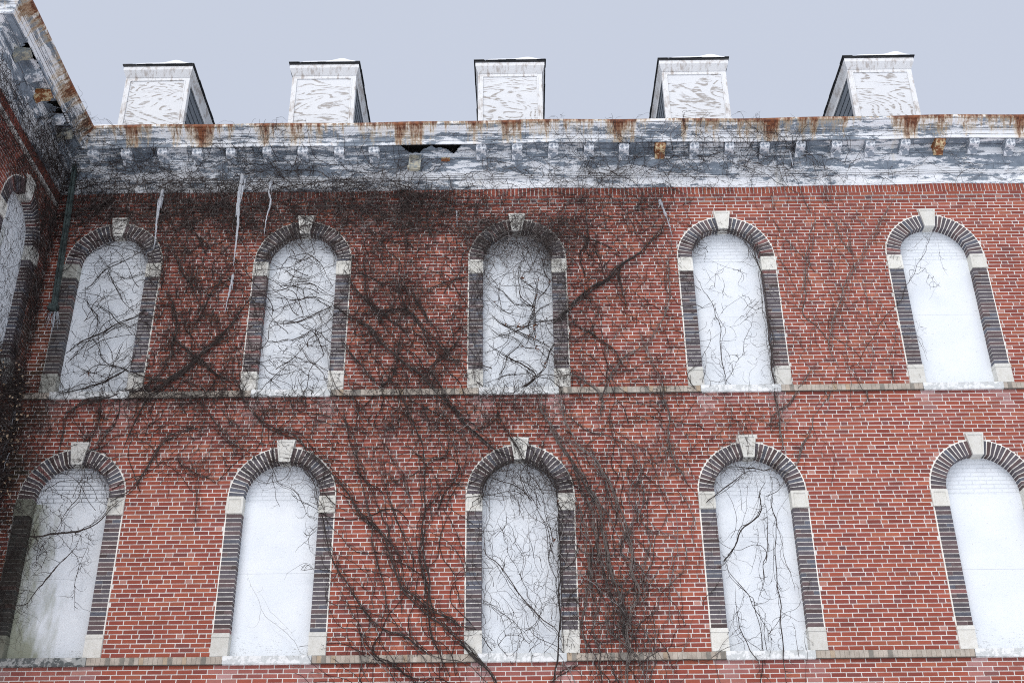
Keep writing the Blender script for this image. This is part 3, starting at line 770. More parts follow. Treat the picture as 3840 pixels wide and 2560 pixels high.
TR = {'p2':[[9,-100,571,-108,597,-124,635,-132,672,-130,711,-138,750,-143,790,-141,829,-142,868,-142,908,-147,937,-158,967,-170,991,-185,1027,-214,1071,-241,1115],[8,-146,829,-138,801,-145,764,-138,724,-127,685,-119,635],[6,-216,869,-174,881,-133,905,-109,919,-104,945,-94,963],[5,-90,876,-113,865,-128,843,-151,807]],
'p3':[[7,-105,585,-135,615,-163,637,-193,645,-219,666,-243,699,-263,731,-279,760,-288,792,-300,831,-314,881,-337,907,-359,910],[6,-110,569,-156,579,-181,598,-207,613,-228,643,-247,681,-262,710,-278,731],[5,-372,908,-372,879,-342,862,-329,836,-318,820,-304,814],[4,-304,806,-313,787,-323,793],[4,-304,739,-312,747,-319,736]],
'p4':[[10,-89,632,-127,665,-160,693,-179,724,-191,764,-207,797,-235,822,-252,847,-280,884,-311,916,-332,936,-346,954,-385,969,-415,994,-440,1033,-465,1080],[8,-84,627,-89,654,-124,672,-147,690,-171,709,-182,743,-202,786],[6,-138,615,-174,650,-190,681,-199,722,-211,759,-221,808,-234,852,-246,895,-257,938,-271,992,-281,1038],[6,-160,701,-174,743,-194,786,-212,830,-229,869,-248,918,-261,962,-291,1010],[5,-160,696,-154,737,-165,775,-185,818,-203,869,-208,917,-196,961,-192,991]],
'p5':[[4,-403,740,-391,714,-378,688,-369,670,-339,644,-321,629,-314,609,-309,571],[3,-388,714,-374,698,-360,677,-340,657,-321,634],[3,-321,634,-310,649,-301,659],[3,-369,667,-352,647,-331,629]],
'p6':[[12,-114,660,-96,639,-79,624,-64,604,-49,590,-32,568,-25,537],[8,-114,672,-99,657,-79,649,-62,644],[8,-89,629,-71,619,-56,599,-54,568]],
'p7':[[5,30,897,39,857,44,816,53,788,47,748,59,709],[5,59,696,41,683,25,653,0,633],[8,-54,811,-51,792,-48,776,-47,757,-29,741,-14,723,3,694,23,673,35,658,57,643,64,620],[5,-17,827,-21,803,-37,789,-47,776],[6,-56,689,-42,679,-19,664,-12,646],[5,-54,629,-32,621,-20,636,-2,636,12,623,17,601],[4,3,638,-5,599],[4,-6,805,-1,775,9,749,4,722,19,709],[3,-18,901,0,861,29,843,60,829],[6,29,843,31,827,41,805,48,772,60,735]],
'p8':[[10,6,909,30,897,50,880,60,857,62,815,63,772,63,735,59,696,58,658,58,633,54,603,48,567,45,536],[8,-28,983,-12,953,1,929,14,906,40,891,58,866],[11,-122,1032,-94,990,-72,965,-50,945,-31,927,1,912],[6,45,567,58,581,78,591,97,598],[8,6,909,-18,903,-39,887,-52,864,-55,828],[7,-31,1007,-28,983,-50,965,-66,962]],
'p9':[[11,150,535,152,568,151,595,157,619,151,639,150,669,146,695,138,721,134,753,129,801,120,842,105,865,88,902,68,934,47,976,37,1012,22,1068],[9,154,566,153,587,159,612,156,644,165,674,177,697,169,734,168,774,156,825,144,859,125,899,94,934,79,970,70,1006,65,1049],[7,145,566,144,607,144,644,148,669,132,708,124,747,115,788,112,826,92,871,83,914,55,958],[6,99,567,98,608,92,645,98,688,107,721,106,761,98,815,87,857,77,899],[5,118,567,117,607,109,645,116,682,112,721,127,761,123,801],[5,162,566,173,595,162,612,134,644,126,682,112,708]],
'p10':[[6,165,674,186,692,185,718,190,747,203,787,188,809,193,847,190,870,197,898,224,909,238,926],[9,260,869,247,897,238,926,238,956,240,986,231,1022],[5,146,851,165,862,192,875,215,901,241,924],[5,188,809,208,789,244,789,267,794],[4,155,677,186,689,220,707,248,738,254,786],[4,215,566,225,599,242,631,254,661],[4,177,614,203,639,222,664,234,694],[6,234,858,254,844,262,816,258,789,266,762],[5,48,1018,96,969,135,951,159,939,194,901]],
'p11':[[10,286,835,310,854,335,872,355,888,374,886],[9,310,885,322,894,338,896,361,893,379,889,395,893,416,884],[10,379,885,379,868,371,851,368,823,355,807,335,793,323,769,311,751,304,743],[5,307,743,307,738,310,719,326,701,342,685,346,657,347,640,350,622,348,600,344,566,343,533],[9,409,870,394,856,377,849],[6,377,849,373,812,372,785,364,742,358,711,349,685],[7,382,887,390,867,384,828,390,806,386,785,382,745,380,716,381,680,378,629,376,590,374,557],[5,299,759,307,738,315,717,333,690,342,665,361,635,369,620],[6,268,678,277,691,291,704,301,724],[6,319,706,318,668,320,640,329,613,340,598,339,565],[4,359,801,359,774,349,748,338,719],[4,414,644,410,607,406,587,405,564]],
'p12':[[9,416,1029,414,983,413,954,411,924,396,896,384,887],[8,471,983,462,956,448,930,433,901,416,884,409,870],[6,345,966,356,949,367,919,379,890],[5,340,1002,339,966,341,925]],
'p13':[[14,256,1345,240,1323,215,1290,172,1258,155,1236,127,1221,101,1195,87,1179,64,1153],[7,91,1166,106,1145,121,1137,140,1119,161,1099,171,1076,186,1058],[7,84,1102,98,1117,121,1140,135,1163],[6,176,1160,182,1188,178,1204,173,1242,177,1277,158,1305],[6,124,1221,114,1259,111,1291,124,1327,121,1364],[6,155,1236,149,1269,141,1299,143,1330]],
'p14':[[7,16,1282,6,1244,10,1206,30,1180,23,1146,31,1113],[6,58,1301,48,1265,56,1232,42,1206,33,1180],[6,-51,1155,-28,1134,-6,1129,14,1108,31,1108,53,1087],[6,62,1190,44,1180,32,1159,14,1146,-13,1154,-35,1165],[7,6,1244,24,1227,38,1217,65,1206],[6,-51,1245,-35,1223,-21,1212,-3,1191,19,1185,33,1185],[8,31,1243,36,1219,33,1185,32,1154,34,1128,31,1110],[6,-51,1215,-28,1186,-6,1172,23,1164],[9,-46,1170,-24,1154,-2,1139,27,1126,49,1113,62,1097],[11,-48,1119,-35,1106,-13,1091,13,1073,33,1058,22,1043,-3,1031,-35,1029,-50,1039],[8,89,1166,75,1164,55,1159,32,1154,10,1144,-4,1136,-28,1129,-44,1124],[9,63,1118,53,1092,42,1068,30,1055],[6,-50,1044,-29,1049,-13,1058,9,1056,31,1063],[7,18,1128,5,1108,-13,1091,-20,1071,-29,1049]],
'p15':[[9,63,1055,89,1057,109,1045,130,1030,138,1008,134,987],[6,200,1146,213,1105,224,1075,235,1043,237,1012,244,986],[7,128,987,136,1018,158,1071,176,1091,206,1106,223,1126,233,1146,251,1177,259,1230,260,1270,267,1303,261,1354],[5,158,1071,148,1101,161,1132,176,1160]],
'p16':[[7,-417,1215,-398,1209,-364,1203,-332,1208,-300,1192],[8,-412,1165,-387,1157,-365,1159,-343,1169,-317,1184,-302,1192,-273,1210],[6,-408,1244,-389,1233,-355,1235,-331,1227,-305,1205],[6,-371,1128,-350,1110,-333,1090,-314,1070,-294,1042],[6,-406,1123,-391,1121,-366,1123,-347,1133,-330,1143,-309,1158],[5,-410,1271,-386,1260,-367,1246,-337,1248,-305,1272],[6,-408,1299,-380,1323,-353,1298,-333,1278,-317,1248,-306,1226],[5,-407,1083,-383,1088,-354,1078,-330,1058,-301,1050],[5,-326,1184,-320,1158,-327,1133,-312,1107,-304,1082],[5,-408,1044,-387,1058,-365,1080,-348,1082]],
'p17':[[9,-290,1264,-265,1218,-243,1194,-226,1167,-212,1144,-200,1131],[11,-300,1192,-276,1171,-248,1157,-231,1137,-215,1116,-199,1098,-183,1083,-160,1063,-142,1043,-122,1021,-100,1001,-80,982],[9,-207,1257,-197,1225,-187,1193,-170,1169,-158,1148,-138,1130,-124,1110,-104,1089,-90,1072,-75,1047],[7,-174,1235,-164,1193,-150,1169,-136,1151,-126,1125],[8,-291,1132,-281,1117,-258,1086,-236,1059,-221,1046,-199,1041],[6,-81,1245,-104,1237,-126,1232,-151,1219],[6,-82,1155,-102,1115,-134,1080,-155,1048],[6,-255,992,-228,1027,-199,1056,-192,1086,-189,1126,-163,1172],[6,-278,1297,-258,1258,-247,1226,-236,1194,-203,1162,-180,1141,-166,1115]],
'p18':[[10,-732,1105,-704,1130,-676,1147,-649,1167,-630,1175,-612,1190],[11,-732,1032,-690,1043,-657,1056,-628,1078,-620,1103],[7,-716,1203,-683,1191,-659,1167,-626,1149],[8,-691,1272,-675,1238,-655,1205,-636,1184],[7,-727,1227,-713,1236,-690,1269,-659,1287,-634,1312],[7,-688,1127,-674,1101,-659,1084,-625,1072],[5,-723,1245,-713,1200,-690,1170,-696,1141,-730,1093],[6,-711,1300,-690,1269,-708,1248],[6,-690,1269,-661,1250,-630,1262],[5,-729,1099,-705,1076,-674,1070,-643,1059],[5,-643,1123,-649,1098,-627,1120,-625,1137]],
'p19':[[12,-716,997,-685,1015,-653,1026,-620,1036,-581,1041,-547,1060],[9,-628,1072,-571,1055,-536,1071,-515,1102,-469,1135],[8,-577,1154,-547,1119,-522,1096,-487,1071,-442,1040],[7,-593,1243,-572,1198,-559,1154,-561,1111,-536,1071],[9,-438,1211,-471,1153,-503,1110,-536,1074,-569,1041,-590,1014,-607,961,-615,935],[6,-593,1321,-565,1267,-540,1231,-517,1183,-484,1159],[6,-469,1285,-493,1242,-517,1183,-539,1139],[7,-547,1119,-564,1097,-575,1069,-599,1042,-651,1015]],
'p20':[[11,-764,800,-755,797,-729,793,-706,795,-675,798,-653,802,-636,812,-619,834,-600,851],[8,-653,802,-661,777,-674,759,-688,738,-704,714,-715,691,-731,684],[8,-732,762,-732,781,-729,793,-735,811],[6,-698,797,-691,813,-682,835,-670,857,-668,880,-649,894],[5,-650,804,-629,834,-623,859],[6,-714,743,-709,770,-701,797],[4,-734,836,-715,819,-693,797,-665,769,-651,743,-656,717,-645,678],[4,-627,753,-646,745,-655,722],[4,-721,822,-727,797,-706,770,-714,743,-727,728],[4,-655,799,-644,780,-652,753,-633,727],[4,-729,852,-698,824,-665,799,-638,791],[4,-691,860,-697,835,-718,819,-729,797],[4,-731,725,-727,744,-719,757,-719,781]],
'p21':[[9,-475,994,-520,965,-550,945,-563,924,-577,893,-597,865,-621,851],[7,-662,1042,-660,997,-661,967,-674,949,-672,923,-681,911],[6,-712,1015,-715,967,-716,929,-731,909],[6,-632,1027,-635,978,-648,958,-654,923],[6,-526,927,-509,901,-484,889,-459,877],[8,-507,1019,-485,994,-460,961,-445,943,-416,926,-405,917],[4,-497,912,-490,863,-488,811],[5,-674,914,-665,891,-675,874,-677,857]],
'p22':[[7,681,1410,659,1391,635,1356,618,1331,594,1291,580,1267,561,1243,543,1201,527,1163,516,1135,509,1104,515,1076,523,1059],[6,527,1374,513,1320,503,1283,488,1250,484,1220,477,1164,495,1144,509,1123,513,1092],[4,549,1380,555,1329,568,1288,580,1267],[7,523,1059,510,1040,488,1002,471,983],[7,515,1076,488,1073,468,1051,447,1022,431,1003,409,984,392,959],[5,528,1062,553,1037,560,1015,547,994,507,983],[4,590,1251,585,1201,585,1166,593,1134]],
'p23':[[5,523,1062,548,1067,564,1089,589,1125,603,1151,629,1177,656,1218,681,1259,701,1299,716,1324,732,1342],[2.5,676,1256,699,1232,697,1205,687,1188],[2.5,723,1320,722,1286,721,1253,725,1235],[3,716,1324,694,1290,680,1253],[2.5,714,1327,682,1296,660,1284],[2.5,682,1247,696,1241,707,1217]],
'p24':[[3.5,662,1147,655,1119,660,1093,664,1074],[2.5,658,1156,661,1139,673,1124],[2.5,655,1165,657,1147,667,1133]],
'p25':[[6,334,1023,334,1037,334,1053,331,1081,331,1109,333,1146,332,1157,324,1187,314,1216,301,1246],[4,344,1056,365,1091,381,1125,401,1180],[4,335,1086,360,1089,377,1090],[4,334,1160,351,1180,370,1195,394,1209],[4,314,1216,341,1210,363,1198],[4,343,1146,360,1143,382,1160,401,1174],[4,317,1219,339,1243,365,1270],[3,322,1276,353,1258,388,1242]],
'p26':[[8,302,1292,320,1314,347,1329,373,1327,390,1316,404,1297,411,1269,416,1221,414,1156,413,1108,412,1052,411,1017,414,984,412,953],[5,390,1313,400,1288,413,1263],[4,408,1197,391,1180,369,1157],[6,414,1179,417,1122,413,1080,411,1038]]}
VL = {
 'p2': 'long upright vine right of the second lower window, curving up past the belt course',
 'p3': 'vine climbing along the right jamb of the second lower window and over its arch',
 'p4': 'bundle of stems fanning up left between the second and third lower windows',
 'p5': 'faint small dead vine on the board of the second lower window',
 'p6': 'thickest stems crossing the lower left corner of the third lower window',
 'p7': 'bare stems inside the third lower window, one thick diagonal on the white board',
 'p8': 'heavy stem hugging the arch and right jamb of the third lower window',
 'p9': 'broad bundle of grey stems climbing right of the third lower window',
 'p10': 'crossing stems on open brick between the third and fourth lower windows',
 'p11': 'dangling vine with a thick broken branch inside the fourth lower window',
 'p12': 'grey stems coming down from above to the arch of the fourth lower window',
 'p13': 'dark leafy diagonal stem on brick right of the third upper window',
 'p14': 'leafy crossing stems over the board of the third upper window',
 'p15': 'slender stems crossing the belt course between third and fourth upper windows',
 'p16': 'looping stems over the board of the second upper window',
 'p17': 'crossing diagonal stems on brick between second and third upper windows',
 'p18': 'web of stems over the board of the upper window beside the drainpipe',
 'p19': 'thick tangled stems along the belt course between the first and second upper windows',
 'p20': 'bare forked branch sprawling over the green-stained lower window board',
 'p21': 'stems running down over the arch of the green-stained lower window',
 'p22': 'tall thin vine on brick between the two rightmost upper windows',
 'p23': 'single long thin vine crossing the almost clean upper window at far right',
 'p24': 'short curly twigs on the left jamb of the almost clean upper window at far right',
 'p25': 'small tree-shaped vine on the board of the fourth upper window',
 'p26': 'vine lining the arch and right jamb of the fourth upper window'}
BUND = {'p17': 5, 'p19': 5, 'p18': 2, 'p16': 2, 'p9': 4, 'p4': 3, 'p13': 3, 'p6': 3, 'p8': 3, 'p21': 2, 'p22': 1, 'p23': 0, 'p25': 0, 'p24': 0, 'p11': 0, 'p7': 1, 'p20': 0, 'p10': 1, 'p26': 2, 'p12': 1}
DENS = {'p5': .25, 'p23': .35, 'p24': .7, 'p25': .8, 'p22': .55, 'p12': .5, 'p13': 1.5, 'p9': .8, 'p20': 1.5, 'p11': .8, 'p10': .5, 'p4': .6, 'p2': .6, 'p6': .5}
LEAFY = {'p13': .10, 'p14': .10, 'p18': .02, 'p16': .02, 'p7': .03, 'p20': .01, 'p19': .01, 'p8': .01}
for key, stems in TR.items():
    root = empty('climbing_vine'); tag(root, VL[key], 'vine', 'bare vines climbing the facade')
    S = Tubes(); W = Tubes(); Lv = Leaves(); den = DENS.get(key, 1.0); nl = 0
    light = key in ('p9', 'p22', 'p15', 'p12', 'p10'); pale = key == 'p5'
    base = mixc((.030, .024, .022), (.050, .038, .034), rnd.random()) if not light else (.13, .11, .10)
    if pale: base = (.27, .26, .25)
    loc = None
    for st in stems:
        r = st[0] * .001 * (1.3 if not pale else .8); pts = [Vector((st[i] / 100, 0, st[i + 1] / 100)) for i in range(1, len(st), 2)]
        C_ = catmull(pts); ph = rnd.uniform(0, 9); n = len(C_); ny = rnd.uniform(.012, .05)
        P = []; kx = kz = 0; kk = .4 if r > .009 else .8
        for i, c in enumerate(C_):
            kx = kx * .86 + rnd.gauss(0, .010 * kk); kz = kz * .86 + rnd.gauss(0, .010 * kk)
            wv = .010 * math.sin(i * .9 + ph) + kx; c = c + Vector((0, 0, kz))
            P.append((c.x + wv, -(surf(c.z) + ny + r + .02 * math.sin(i * .21 + ph)), c.z + rnd.gauss(0, .004)))
        if loc is None: loc = P[0]
        flip = pts[0].z > pts[-1].z
        R = [r * (1.0 - .45 * ((n - 1 - i) if flip else i) / n) * rnd.uniform(.88, 1.12) for i in range(n)]
        R = [q * (.30 + .70 * min(1, i / 7)) * (.30 + .70 * min(1, (n - 1 - i) / 7)) for i, q in enumerate(R)]
        S.add(P, R, shade(base, .8, 1.2), 6)
        if not pale:       # thinner companion stems running beside the thick one
            for _ in range(BUND.get(key, 2) + (1 if r > .007 else 0)):
                a0_ = rnd.randrange(0, max(1, n // 3)); b0_ = rnd.randrange(max(a0_ + 3, n * 2 // 3), n + 1) if n > 6 else n
                P2 = []; kx = rnd.gauss(0, .018); kz = rnd.gauss(0, .018)
                for p in P[a0_:b0_]:
                    kx = kx * .95 + rnd.gauss(0, .012); kz = kz * .95 + rnd.gauss(0, .012); P2.append((p[0] + kx, p[1] + rnd.uniform(-.004, .01), p[2] + kz))
                if len(P2) > 3: S.add(P2, [max(.0034, r * .42)] * len(P2), shade(base, .7, 1.5), 4)
        for i in range(1, n - 1):
            dz, dx = P[i + 1][2] - P[i - 1][2], P[i + 1][0] - P[i - 1][0]; th = math.atan2(dz, dx)
            for _ in range(3):
                if rnd.random() < .30 * den:
                    L = rnd.choice((.06, .09, .14, .22, .4)) * rnd.uniform(.7, 1.3)
                    twig(W, P[i][0], P[i][2], th + rnd.choice((-1, 1)) * rnd.uniform(.35, 1.5), L, rnd.uniform(.0028, .0050) * (.6 if pale else 1), ny + .01, .30,
                         dk=-.3 if light else .1, tone=(.30, .29, .28) if pale else None)
            if rnd.random() < LEAFY.get(key, 0):
                for _ in range(rnd.choice((1, 2, 5))):
                    Lv.add(P[i][0] + rnd.gauss(0, .025), P[i][1] - .02, P[i][2] + rnd.gauss(0, .025), rnd.uniform(.014, .03)); nl += 1
    so = S.build('stem', M_bark, root)
    if W.n: tag(W.build('twigs', M_bark, root), kind='stuff')
    if nl: tag(Lv.m.build('dead_leaves', M_leaf, root), kind='stuff')
    # put the empty at the foot of the plant
    v = Vector(loc); root.location = v
    for ch in root.children: ch.location = -v

# the uncountable mass of fine ivy twigs
BL = [(-7.8, 14.31, -4.78, 14.84, 700), (-4.78, 14.27, -1.39, 14.79, 500), (-0.62, 14.28, 5.53, 14.76, 650), (0.55, 14.7, 5.2, 15.14, 350), (-7.64, 14.83, -3.73, 15.22, 200), (5.54, 14.26, 8.6, 14.69, 90), (-7.85, 13.57, -4.57, 14.36, 1200), (-4.56, 13.34, -1.37, 14.31, 1200), (-1.37, 13.39, 1.28, 14.22, 500), (1.28, 13.37, 2.87, 14.19, 250), (-6.05, 10.35, -4.31, 13.74, 1000), (-2.83, 11.93, -0.68, 13.69, 650), (-2.73, 10.31, -0.67, 11.93, 400), (-0.8, 12.77, 0.96, 13.67, 800), (0.87, 11.89, 2.78, 13.46, 300), (0.82, 10.27, 2.95, 11.88, 160), (4.34, 10.23, 6.36, 14.05, 260), (-7.26, 10.37, -5.96, 13.4, 200), (-4.07, 10.33, -2.84, 13.35, 260), (-0.53, 12.33, 0.65, 13.12, 260), (2.92, 10.25, 4.07, 13.07, 60), (-7.68, 9.9, -4.06, 10.36, 350), (-4.06, 9.85, 0.79, 10.31, 350), (-7.4, 8.86, -4.67, 9.9, 150), (-4.67, 8.83, -1.95, 9.87, 220), (-1.95, 8.44, 1.1, 9.99, 330), (1.11, 8.77, 3.5, 10.26, 130), (2.15, 9.11, 4.88, 10.25, 90), (-2.64, 5.71, -0.84, 8.81, 140), (0.83, 5.68, 1.86, 8.78, 420), (-0.52, 6.11, 0.65, 9.08, 160), (-0.74, 10.3, -0.53, 12.6, 90), (0.65, 10.28, 0.9, 12.58, 120)]
def mass(name, label, idx, params):
    T = Tubes()
    for b in idx:
        x0, z0, x1, z1, cnt = BL[b]
        for _ in range(int(cnt * params.get('k', 1))):
            # denser towards a few random clumps
            x, z = rnd.uniform(x0, x1), rnd.uniform(z0, z1)
            if rnd.random() < .5:
                cx = x0 + (x1 - x0) * (.5 + .45 * math.sin(b * 3 + rnd.randrange(7) * 1.9)); x = rnd.gauss(cx, .22 * min(2.0, x1 - x0)); x = min(max(x, x0 - .1), x1 + .1)
            x = max(x, -7.95)
            md = params['mode']
            if md == 'droop': th = rnd.uniform(0, 2 * PI); pull = rnd.choice((0, .03, .12)); pth = -PI / 2
            elif md == 'side': th = rnd.choice((0, PI)) + rnd.gauss(0, .6); pull = .03; pth = th
            elif md == 'arch': th = rnd.uniform(0, 2 * PI); pull = .02; pth = rnd.choice((0, PI))
            elif md == 'up': th = PI / 2 + rnd.gauss(0, .35); pull = .15; pth = PI / 2 + .25
            else: th = rnd.choice((PI * .30, PI * .68, PI * .72, PI * .45)) + rnd.gauss(0, .3) + rnd.choice((0, PI)); pull = .05; pth = th
            L = rnd.uniform(*params.get('L', (.2, .85)))
            twig(T, x, z, th, L, rnd.uniform(.0026, .0056) * params.get('r', 1), rnd.uniform(.01, params.get('y', .08)), params.get('curl', .26), pull, pth, dk=params.get('dk', 0), fork=.4)
    tag(T.build(name, M_bark), label, 'ivy', kind='stuff')
mass('ivy_twigs', 'dark mesh of bare ivy twigs over the peeling cornice', [0, 1, 2, 3, 4, 5], dict(mode='side', y=.05, dk=.1, k=.17, r=1.15))
mass('ivy_twigs', 'dense drooping mat of bare ivy twigs hanging on the brick under the cornice', [6, 7, 8, 9], dict(mode='droop', y=.12, dk=.06, k=.31, r=1.25))
mass('ivy_twigs', 'ivy twigs spread over the brick between the upper windows', [10, 11, 12, 14, 15, 21, 22], dict(mode='diag', y=.07, k=.5, dk=.1, r=1.1))
mass('ivy_twigs', 'bird-nest tangle of grey ivy twigs round the arch of the middle upper window', [13, 19], dict(mode='droop', y=.13, k=.42, L=(.2, .6), curl=.34, dk=-.25, r=1.15))
mass('ivy_twigs', 'pale thin ivy twigs on brick between the two rightmost upper windows', [16], dict(mode='up', y=.03, dk=-.5, r=.75))
mass('ivy_twigs', 'fine ivy twigs netting the boards of the left upper windows', [17, 18, 20], dict(mode='diag', y=.06, r=1.15, curl=.4, L=(.2, .6), k=.36, dk=.25))
mass('ivy_twigs', 'fine ivy twigs on the brick below the upper belt course', [23, 24, 25, 26, 27], dict(mode='diag', y=.05, r=.9, dk=-.05))
mass('ivy_twigs', 'upright ivy twigs around the lower middle window', [28, 29, 30, 31, 32], dict(mode='up', y=.05, r=.9, dk=-.15, L=(.15, .7)))

CLUMP = [(0,-7.21,13.97,0.46,0.23,220),(0,-6.42,13.78,0.45,0.28,220),(0,-5.7,14.09,0.53,0.23,180),(0,-5.0,13.94,0.46,0.33,260),(0,-4.39,13.84,0.38,0.37,200),(0,-3.62,13.65,0.45,0.37,220),(0,-2.97,14.1,0.46,0.23,260),(0,-2.5,13.91,0.45,0.33,300),(0,-1.97,13.81,0.38,0.37,300),(0,-1.66,13.44,0.3,0.46,160),(0,-1.06,13.89,0.45,0.28,140),(0,-0.53,13.24,0.3,0.45,190),(0,-0.01,13.42,0.45,0.23,190),(0,0.51,13.05,0.33,0.4,190),(0,0.89,13.4,0.45,0.46,160),(0,1.65,13.76,0.6,0.28,120),(0,2.39,13.56,0.45,0.46,90),(0,-5.81,13.14,0.37,0.54,200),(0,-5.23,12.6,0.44,0.71,220),(0,-5.59,11.42,0.36,0.67,240),(0,-4.75,11.58,0.29,0.59,180),(0,-5.84,10.62,0.35,0.48,160),(0,-4.93,10.61,0.42,0.4,170),(0,-2.37,12.74,0.29,0.53,200),(0,-2.05,12.05,0.43,0.51,200),(0,-2.52,11.39,0.21,0.58,160),(0,-1.61,11.87,0.43,0.51,160),(0,-1.64,10.57,0.56,0.32,220),(0,-1.03,11.53,0.21,0.76,160),(0,-1.97,9.96,0.55,0.23,160),(0,-3.35,10.13,0.55,0.19,160),(0,-6.13,10.24,0.62,0.12,200),(0,-4.88,10.22,0.62,0.14,160),(0,-0.04,10.2,0.48,0.11,220),(0,-0.38,9.79,0.34,0.38,120),(0,1.15,12.34,0.29,0.61,130),(0,1.6,12.68,0.44,0.44,90),(0,1.04,11.34,0.18,0.66,110),(0,0.94,10.54,0.28,0.4,90),(0,-0.92,9.2,0.47,0.3,90),(0,-4.26,9.53,0.61,0.38,90),(0,-5.37,9.69,0.62,0.3,80),(0,2.43,9.01,0.33,0.52,60),(0,-1.28,9.87,0.41,0.46,120),(0,2.39,10.37,0.42,0.39,50),(0,1.35,7.35,0.26,0.61,110),(0,1.57,6.7,0.19,0.65,110),(0,-2.81,12.66,0.15,1.07,130),(0,-5.93,12.35,0.11,1.15,120),(0,-4.25,12.33,0.1,0.97,110),(0,-4.38,10.68,0.14,0.48,90),(1,-7.12,14.6,0.46,0.24,120),(1,-6.49,14.45,0.54,0.19,150),(1,-5.81,14.54,0.46,0.24,150),(1,-4.99,14.76,0.31,0.24,220),(1,-5.41,14.34,0.61,0.11,150),(1,-4.28,14.56,0.54,0.24,170),(1,-3.68,14.69,0.46,0.24,110),(1,-2.9,14.49,0.61,0.24,130),(1,-2.14,14.48,0.61,0.24,90),(1,0.46,14.45,0.54,0.24,110),(1,1.15,14.72,0.46,0.29,160),(1,1.68,14.48,0.54,0.29,200),(1,2.3,14.7,0.46,0.34,220),(1,2.58,14.23,0.38,0.19,160),(1,3.21,14.5,0.46,0.29,180),(1,3.93,14.87,0.46,0.15,160),(1,4.62,14.91,0.39,0.14,190),(1,5.06,14.66,0.38,0.29,150),(1,1.29,14.2,0.61,0.11,120),(1,3.56,14.21,0.61,0.14,100),(1,-0.38,14.55,0.46,0.29,60),(1,5.93,14.37,0.61,0.24,70),(1,-7.3,14.27,0.38,0.09,160)]
T1, T2 = Tubes(), Tubes()
for f, cx, cz, sx, sz, cnt in CLUMP:
    for _ in range(int(cnt * (.20 if f else .38))):
        x = max(-7.95, rnd.gauss(cx, sx * .62)); z = rnd.gauss(cz, sz * .62)
        th = rnd.uniform(0, 2 * PI)
        if z < 13.0 and not f: th = rnd.choice((.28, .36, .64, .70, .5)) * PI + rnd.gauss(0, .35) + rnd.choice((0, PI))
        twig(T2 if f else T1, x, z, th, rnd.uniform(.2, .7), rnd.uniform(.0028, .0058) * (.8 if f else 1), rnd.uniform(.01, .05 if f else .12), .24, rnd.choice((0, .03, .1)) if z > 13 else 0, -PI / 2, dk=.12, fork=.4)
tag(T1.build('ivy_twigs', M_bark), 'thick knots of bare ivy twigs clumped on the red brick wall', 'ivy', kind='stuff')
tag(T2.build('ivy_twigs', M_bark), 'knots of bare ivy twigs caught on the frieze and brackets', 'ivy', kind='stuff')

# wreath of twigs hanging inside the window arches
def arch_twigs(xc, q, cnt, label, a0=.1, a1=PI - .1):
    T = Tubes(); Tz = q + HT
    for _ in range(cnt):
        a = rnd.uniform(a0, a1); rr = rnd.uniform(RI - .06, RI + .03)
        twig(T, xc + rr * math.cos(a), Tz + rr * math.sin(a), a + PI / 2 * rnd.choice((-1, 1)) + rnd.gauss(0, .25), rnd.uniform(.15, .5), rnd.uniform(.002, .004), .02, .22, fork=.3, dk=.1)
        if rnd.random() < .2: twig(T, xc + rr * math.cos(a), Tz + rr * math.sin(a), -PI / 2 + rnd.gauss(0, .6), rnd.uniform(.1, .35), .003, .02, .3, dk=.3)
    tag(T.build('ivy_twigs', M_bark), label, 'ivy', kind='stuff')
arch_twigs(XS[0], Q[0], 80, 'twig wreath under the arch of the first upper window')
arch_twigs(XS[1], Q[0], 110, 'twig wreath under the arch of the second upper window')
arch_twigs(XS[2], Q[0], 170, 'thick twig wreath under the arch of the middle upper window')
arch_twigs(XS[3], Q[0], 90, 'thin twig wreath under the arch of the fourth upper window')
arch_twigs(XS[1], Q[1], 90, 'twig wreath under the arch of the second lower window', .05, 2.4)
arch_twigs(XS[2], Q[1], 90, 'twig wreath under the arch of the middle lower window')
arch_twigs(XS[3], Q[1], 60, 'twig wreath under the arch of the fourth lower window', .3, 3)
arch_twigs(XS[0], Q[1], 45, 'twig wreath under the arch of the first lower window', .3, 2.6)

# ivy on the wing (local frame turned by 90 degrees)
def runners(label, regs, xf=None):
    T = Tubes()
    for x0, z0, x1, z1, cnt, ths, L0, L1, r0, dk in regs:
        for _ in range(cnt):
            x, z = rnd.uniform(x0, x1), rnd.uniform(z0, z1); th = math.radians(rnd.choice(ths)) + rnd.gauss(0, .22)
            L = rnd.uniform(L0, L1); step = .05; n = int(L / step); P = []; w = 0; t = th; yo = rnd.uniform(.01, .06); a, b = x - math.cos(th) * L / 2, z - math.sin(th) * L / 2
            for _k in range(n):
                P.append((a, -(surf(b) + yo), b)); w = w * .55 + rnd.gauss(0, .13); d = (th - t + PI) % (2 * PI) - PI; t += w + .06 * d
                a += step * math.cos(t); b += step * math.sin(t); yo = min(.12, max(.008, yo + rnd.gauss(0, .008)))
            P = [p for p in P if x0 - .5 < p[0] < x1 + .5 and z0 - .6 < p[2] < z1 + .6 and p[0] > -7.97]
            if len(P) < 4: continue
            tone = bark(dk); r = r0 * rnd.uniform(.8, 1.7)
            T.add([xf(p) for p in P] if xf else P, [r * (1 - .5 * i / len(P)) for i in range(len(P))], tone, 4)
            for p in P[::2]:
                if rnd.random() < .42: twig(T, p[0], p[2], rnd.uniform(0, 2 * PI), rnd.uniform(.06, .3), max(.0026, r * .55), yo, .32, tone=tone, fork=.4, xf=xf)
    tag(T.build('ivy_runners', M_bark), label, 'ivy', kind='stuff')
